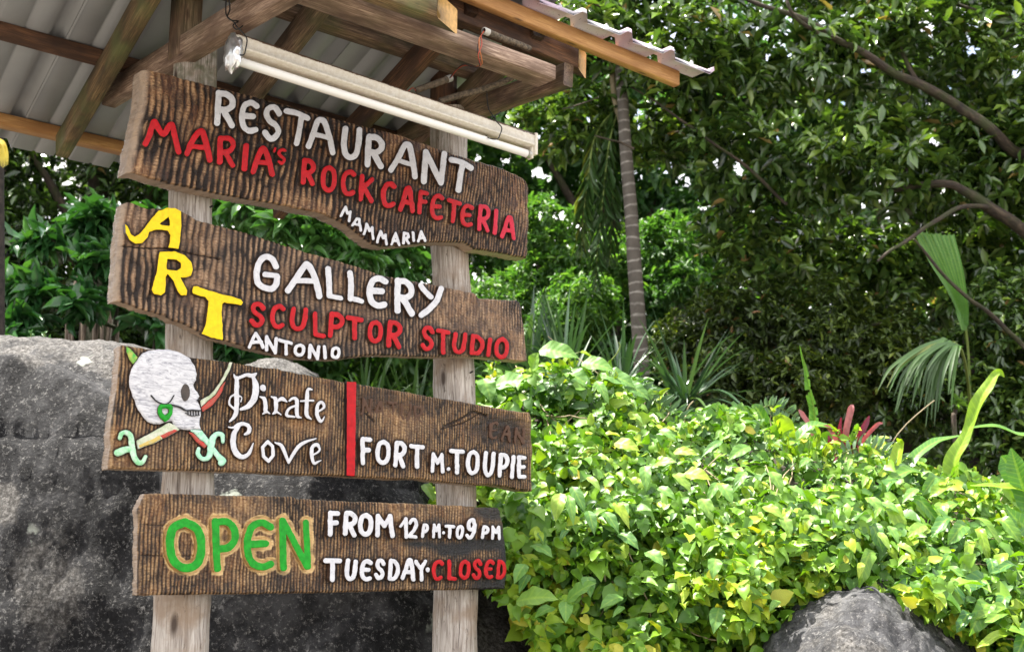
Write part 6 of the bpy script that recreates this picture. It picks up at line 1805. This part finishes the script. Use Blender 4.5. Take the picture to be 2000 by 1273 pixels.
# lighter trees behind
tree('feathery_tree', 'light green feathery tree between the signs and the palm', [(1090, 500, 12.5), (1100, 800, 12.5), (1100, 1000, 12.5)], [([(1095, 640, 12.5), (1060, 540, 12.3), (1040, 470, 12.3)], .05, .02), ([(1098, 700, 12.5), (1140, 600, 12.3), (1160, 520, 12.3)], .05, .02)],
     [bp(1070, 440, 12.3, 70, 60), bp(1130, 590, 11.8, 90, 70), bp(1080, 640, 11.8, 70, 50), bp(1060, 540, 12.3, 80, 55), bp(1180, 520, 12.5, 80, 80), bp(960, 600, 12.3, 90, 80)], 1900, 8, .085, .028, ML_LIGHT, 7, tmean=.55, tsd=.22, gaps=GAP, singles=60)
tree('feathery_tree', 'light green feathery tree showing right of the palm trunk', [(1330, 480, 12.5), (1330, 800, 12.5), (1330, 1000, 12.5)], [([(1330, 560, 12.5), (1290, 480, 12.3), (1270, 420, 12.3)], .05, .02)],
     [bp(1300, 480, 12.2, 75, 70), bp(1330, 560, 12.0, 70, 60), bp(1400, 250, 13, 90, 60), bp(1290, 220, 13, 60, 40), bp(1430, 400, 13, 90, 70), bp(1480, 640, 12.3, 90, 80)], 1400, 8, .09, .032, ML_LIGHT, 8, tmean=.5, tsd=.2, gaps=GAP, singles=40)
# middle and far forest
far = [('tall forest tree standing behind the left boulder', -150, 14, 230, 260, ML_TREE, .30), ('tall forest tree behind the left ends of the boards', 180, 15, 240, 280, ML_TREE, .28), ('leafy forest tree behind the GALLERY board', 520, 14.5, 230, 260, ML_LIGHT, .30),
       ('leafy forest tree behind the right pole', 850, 15.5, 230, 280, ML_LIGHT, .35), ('tall forest tree behind the slim palm', 1180, 16, 230, 300, ML_LIGHT, .10), ('tall forest tree seen through the gaps right of the palm', 1480, 16, 250, 300, ML_LIGHT, .25),
       ('deep green forest tree behind the dark bushes', 1760, 15, 260, 300, ML_TREE, .35), ('deep green forest tree at the far right', 2060, 15, 260, 300, ML_TREE, .35)]
for k, (lab, x_, d_, rx_, ry_, mt, tm) in enumerate(far):
    bl_ = [bp(x_ + rx_ * .55 * math.cos(j * 2.4 + k), 470 + ry_ * (.95 * math.sin(j * 2.4 + k) - .0), d_ + .8 * math.sin(j * 1.7), rx_ * .62, ry_ * .52, 1.3) for j in range(9)] + [bp(x_, 160, d_ + .5, rx_ * .8, 150, 1.4), bp(x_, 780, d_ + .5, rx_, 160, 1.3), bp(x_ + 60, -60, d_ + .5, rx_ * .8, 150, 1.4)]
    tree('forest_tree', lab, [(x_, 100, d_), (x_ + 15, 500, d_), (x_ + 8, 900, d_)], [([(x_ + 12, 520, d_), (x_ - 70, 380, d_ - .3), (x_ - 130, 280, d_ - .5)], .08, .03), ([(x_ + 14, 600, d_), (x_ + 90, 430, d_ - .3), (x_ + 130, 340, d_ - .5)], .08, .03)],
         bl_, 3100, 7, .17, .075, mt, 20 + k, r0=.22, r1=.1, gaps=GAP, tmean=tm, tsd=.2, group='tall trees of the forest behind')
fb = thing('forest_edge', at(1000, 1000, 24) * np.array([1, 1, 0]), 'distant dark green forest mass glimpsed through the leaves', 'forest')
fb['kind'] = 'stuff'
bl_ = [bp(x_, y_, 23 + 2 * math.sin(x_), 190, 150, 1.6) for x_ in range(-300, 2400, 210) for y_ in (250, 450, 650, 850, 980)]
foliage(fb, bl_, 10500, 6, .34, .16, ML_TREE, 'lance', 'foliage', 0, GAP, .5, .2, .3, 77)

# ------------------------------------------------------------------ left shrub, root-hung trunk, edge things
tree('broad_leaf_shrub', 'glossy broad leaved shrub with whorled leaves above the boulder left of the boards', [(230, 430, 7.8), (225, 560, 7.8), (215, 720, 7.8)],
     [([(225, 600, 7.8), (150, 520, 7.6), (90, 450, 7.5)], .014, .006), ([(228, 520, 7.8), (190, 450, 7.7), (150, 420, 7.6)], .012, .006), ([(222, 640, 7.8), (120, 600, 7.5), (40, 560, 7.4)], .014, .006)],
     [bp(180, 430, 7.6, 62, 34), bp(90, 470, 7.6, 66, 34), bp(190, 500, 7.5, 45, 32), bp(160, 590, 7.4, 40, 30), bp(60, 560, 7.4, 60, 26), bp(50, 620, 7.3, 50, 34), bp(250, 640, 7.8, 22, 22), bp(20, 680, 7.2, 60, 26), bp(215, 540, 7.6, 40, 40), bp(300, 470, 7.9, 60, 60)],
     165, 9, .165, .064, ML_SHRUB, 31, r0=.02, r1=.010, proto='ovate', tmean=.58, tsd=.16, droop=.35, cat='shrub', singles=290)
tree('broad_leaf_shrub', 'lower leafy shrub sprouting between left pole and skull board', [(300, 640, 7.7), (300, 720, 7.7)], [], [bp(285, 612, 7.6, 42, 26), bp(330, 650, 7.7, 40, 24), bp(420, 590, 7.8, 60, 50), bp(460, 680, 7.9, 60, 40)], 52, 8, .15, .06, ML_SHRUB, 32, r0=.015, r1=.008, proto='ovate', tmean=.5, tsd=.15, cat='shrub', singles=120)
tree('broad_leaf_shrub', 'sunlit leafy shrub seen between the top two boards', [(560, 480, 7.9), (565, 640, 7.9), (570, 760, 7.9)], [([(562, 560, 7.9), (640, 480, 7.8), (690, 440, 7.7)], .012, .006)],
     [bp(500, 410, 7.8, 60, 30), bp(570, 432, 7.7, 60, 30), bp(640, 465, 7.7, 52, 28), bp(700, 500, 7.8, 60, 34), bp(450, 400, 8.0, 40, 30), bp(760, 500, 8.2, 60, 50)], 115, 9, .155, .058, ML_SHRUB, 33, r0=.02, r1=.01, proto='ovate', tmean=.80, tsd=.14, cat='shrub', singles=200)
rt = thing('root_hung_tree', at(190, 700, 9.3) * np.array([1, 1, 0]), 'thick trunk curtained with hanging brown aerial roots above the boulder', 'tree')
P = catmull(np.array([at(212, 500, 9.3), at(206, 530, 9.3), at(200, 560, 9.3), at(195, 700, 9.3), at(192, 900, 9.3), at(190, 1300, 9.3)]), 7)
V_, F_, g_ = tube(P, np.linspace(.05, .2, len(P)), 20, noise=.15, nf=2); mesh('trunk', V_, F_, M_BARK, rt, attrs={'gc': g_})
rr = np.random.default_rng(9)
for k in range(30):
    x0 = rr.uniform(128, 228); y0 = rr.uniform(520, 590); d0 = 9.05 + .2 * rr.random() + abs(x0 - 180) * .003
    P = [at(x0 * .6 + 190 * .4, y0, d0 + .05), at(x0 + rr.normal() * 3, y0 + 70, d0), at(x0 + rr.normal() * 5 - 3, y0 + 160, d0 - .05), at(x0 + rr.normal() * 6 - 6, 780, d0 - .08)]
    V_, F_, g_ = tube(catmull(np.array(P), 5), rr.uniform(.006, .018), 7, noise=.15, seed=float(k)); mesh('aerial_root', V_, F_, M_ROOT, rt, attrs={'gc': g_})
ct = thing('edge_trunk', at(-2, 700, 6.9) * np.array([1, 1, 0]), 'thin dark trunk at the very left edge with a yellow dry frond hanging on it', 'tree')
P = catmull(np.array([at(-6, 120, 6.9), at(-2, 320, 6.9), at(-1, 500, 6.9), at(0, 680, 6.9), at(0, 1000, 6.9)]), 6)
V_, F_, g_ = tube(P, .028, 12, noise=.12); mesh('trunk', V_, F_, M_DBARK, ct, attrs={'gc': g_})
for k in range(8):
    blade('dry_leaf', [(-14 + 1.5 * k, 264 + k, 6.75), (-8 + 2.4 * k, 280, 6.72 - .01 * (k % 3)), (-6 + 3 * k, 302, 6.7), (-6 + 3 * k, 328 - 2 * abs(k - 4), 6.7)], [.012, .014, .012, .003], ML_DRY, ct, .3 + .08 * k, across=3, nper=4, up=(-.2, -1, .1), seed=k)
for k, (x_, y_, h_) in enumerate([(58, 684, 34), (84, 686, 36), (94, 686, 26)]):
    w_ = thing('tiny_weed', at(x_, y_ + 4, 6.3), ['leftmost tiny weed sprouting on the boulder crest', 'tallest tiny weed sprouting on the boulder crest', 'short tiny weed leaning right on the boulder crest'][k], 'weed', 'tiny weeds on the boulder')
    P = catmull(np.array([at(x_, y_ + 6, 6.3), at(x_ + 1, y_ - h_ * .5, 6.3), at(x_ + 3, y_ - h_, 6.3)]), 5)
    V_, F_, g_ = tube(P, .003, 5); mesh('stem', V_, F_, M_STEM, w_)
    rr = np.random.default_rng(k); tips = P[-6:] + 0 * P[-6:]
    for j in range(9):
        b_ = P[-1 - (j % 5)]; d_ = norm(np.array([rr.normal(), rr.normal() * .5, .3 + .4 * rr.random()]))
        V2, T2, t2, l2 = leaves_mesh('ovate', b_[None], d_[None], np.array([[0, -1, .5]]), np.array([.022]), np.array([.013]), np.array([.8]))
        mesh('leaf', V2, T2, ML_SHRUB, w_, attrs={'tint': t2, 'luv': l2})
print('OBJ', len(bpy.data.objects), 'TRIS', sum(sum(p.loop_total - 2 for p in m.polygons) for m in bpy.data.meshes) if False else '')

# small sprigs and fallen leaves along the rim of the lower right rock
rr = np.random.default_rng(44); n = 900
x = rr.uniform(1490, 1930, n); y = np.interp(x, [1380, 1440, 1500, 1560, 1640, 1700, 1770, 1830, 1900, 1990], [1420, 1318, 1252, 1200, 1158, 1155, 1172, 1212, 1268, 1350]) + rr.normal(0, 7, n) - 6 + 14 * fbm(v3(x * .03, 0 * x, 0), 3)
lt = thing('rock_edge_sprigs', at(1700, 1150, 5.0), 'tiny yellow green sprigs and moss fringing the top of the lower right rock', 'ground cover')
pos = at(x, y, 4.93 + .12 * rr.random(n)); d = rand_dirs(n, rr) + np.array([0, -.3, .1]); u = norm(np.array([0, -.5, 1.]) + .5 * rr.normal(size=(n, 3)))
single_leaves(lt, ML_VINE, 'lance', pos, d, u, rr.uniform(.012, .035, n), rr.uniform(.006, .016, n), rr.uniform(.3, .99, n), 0)
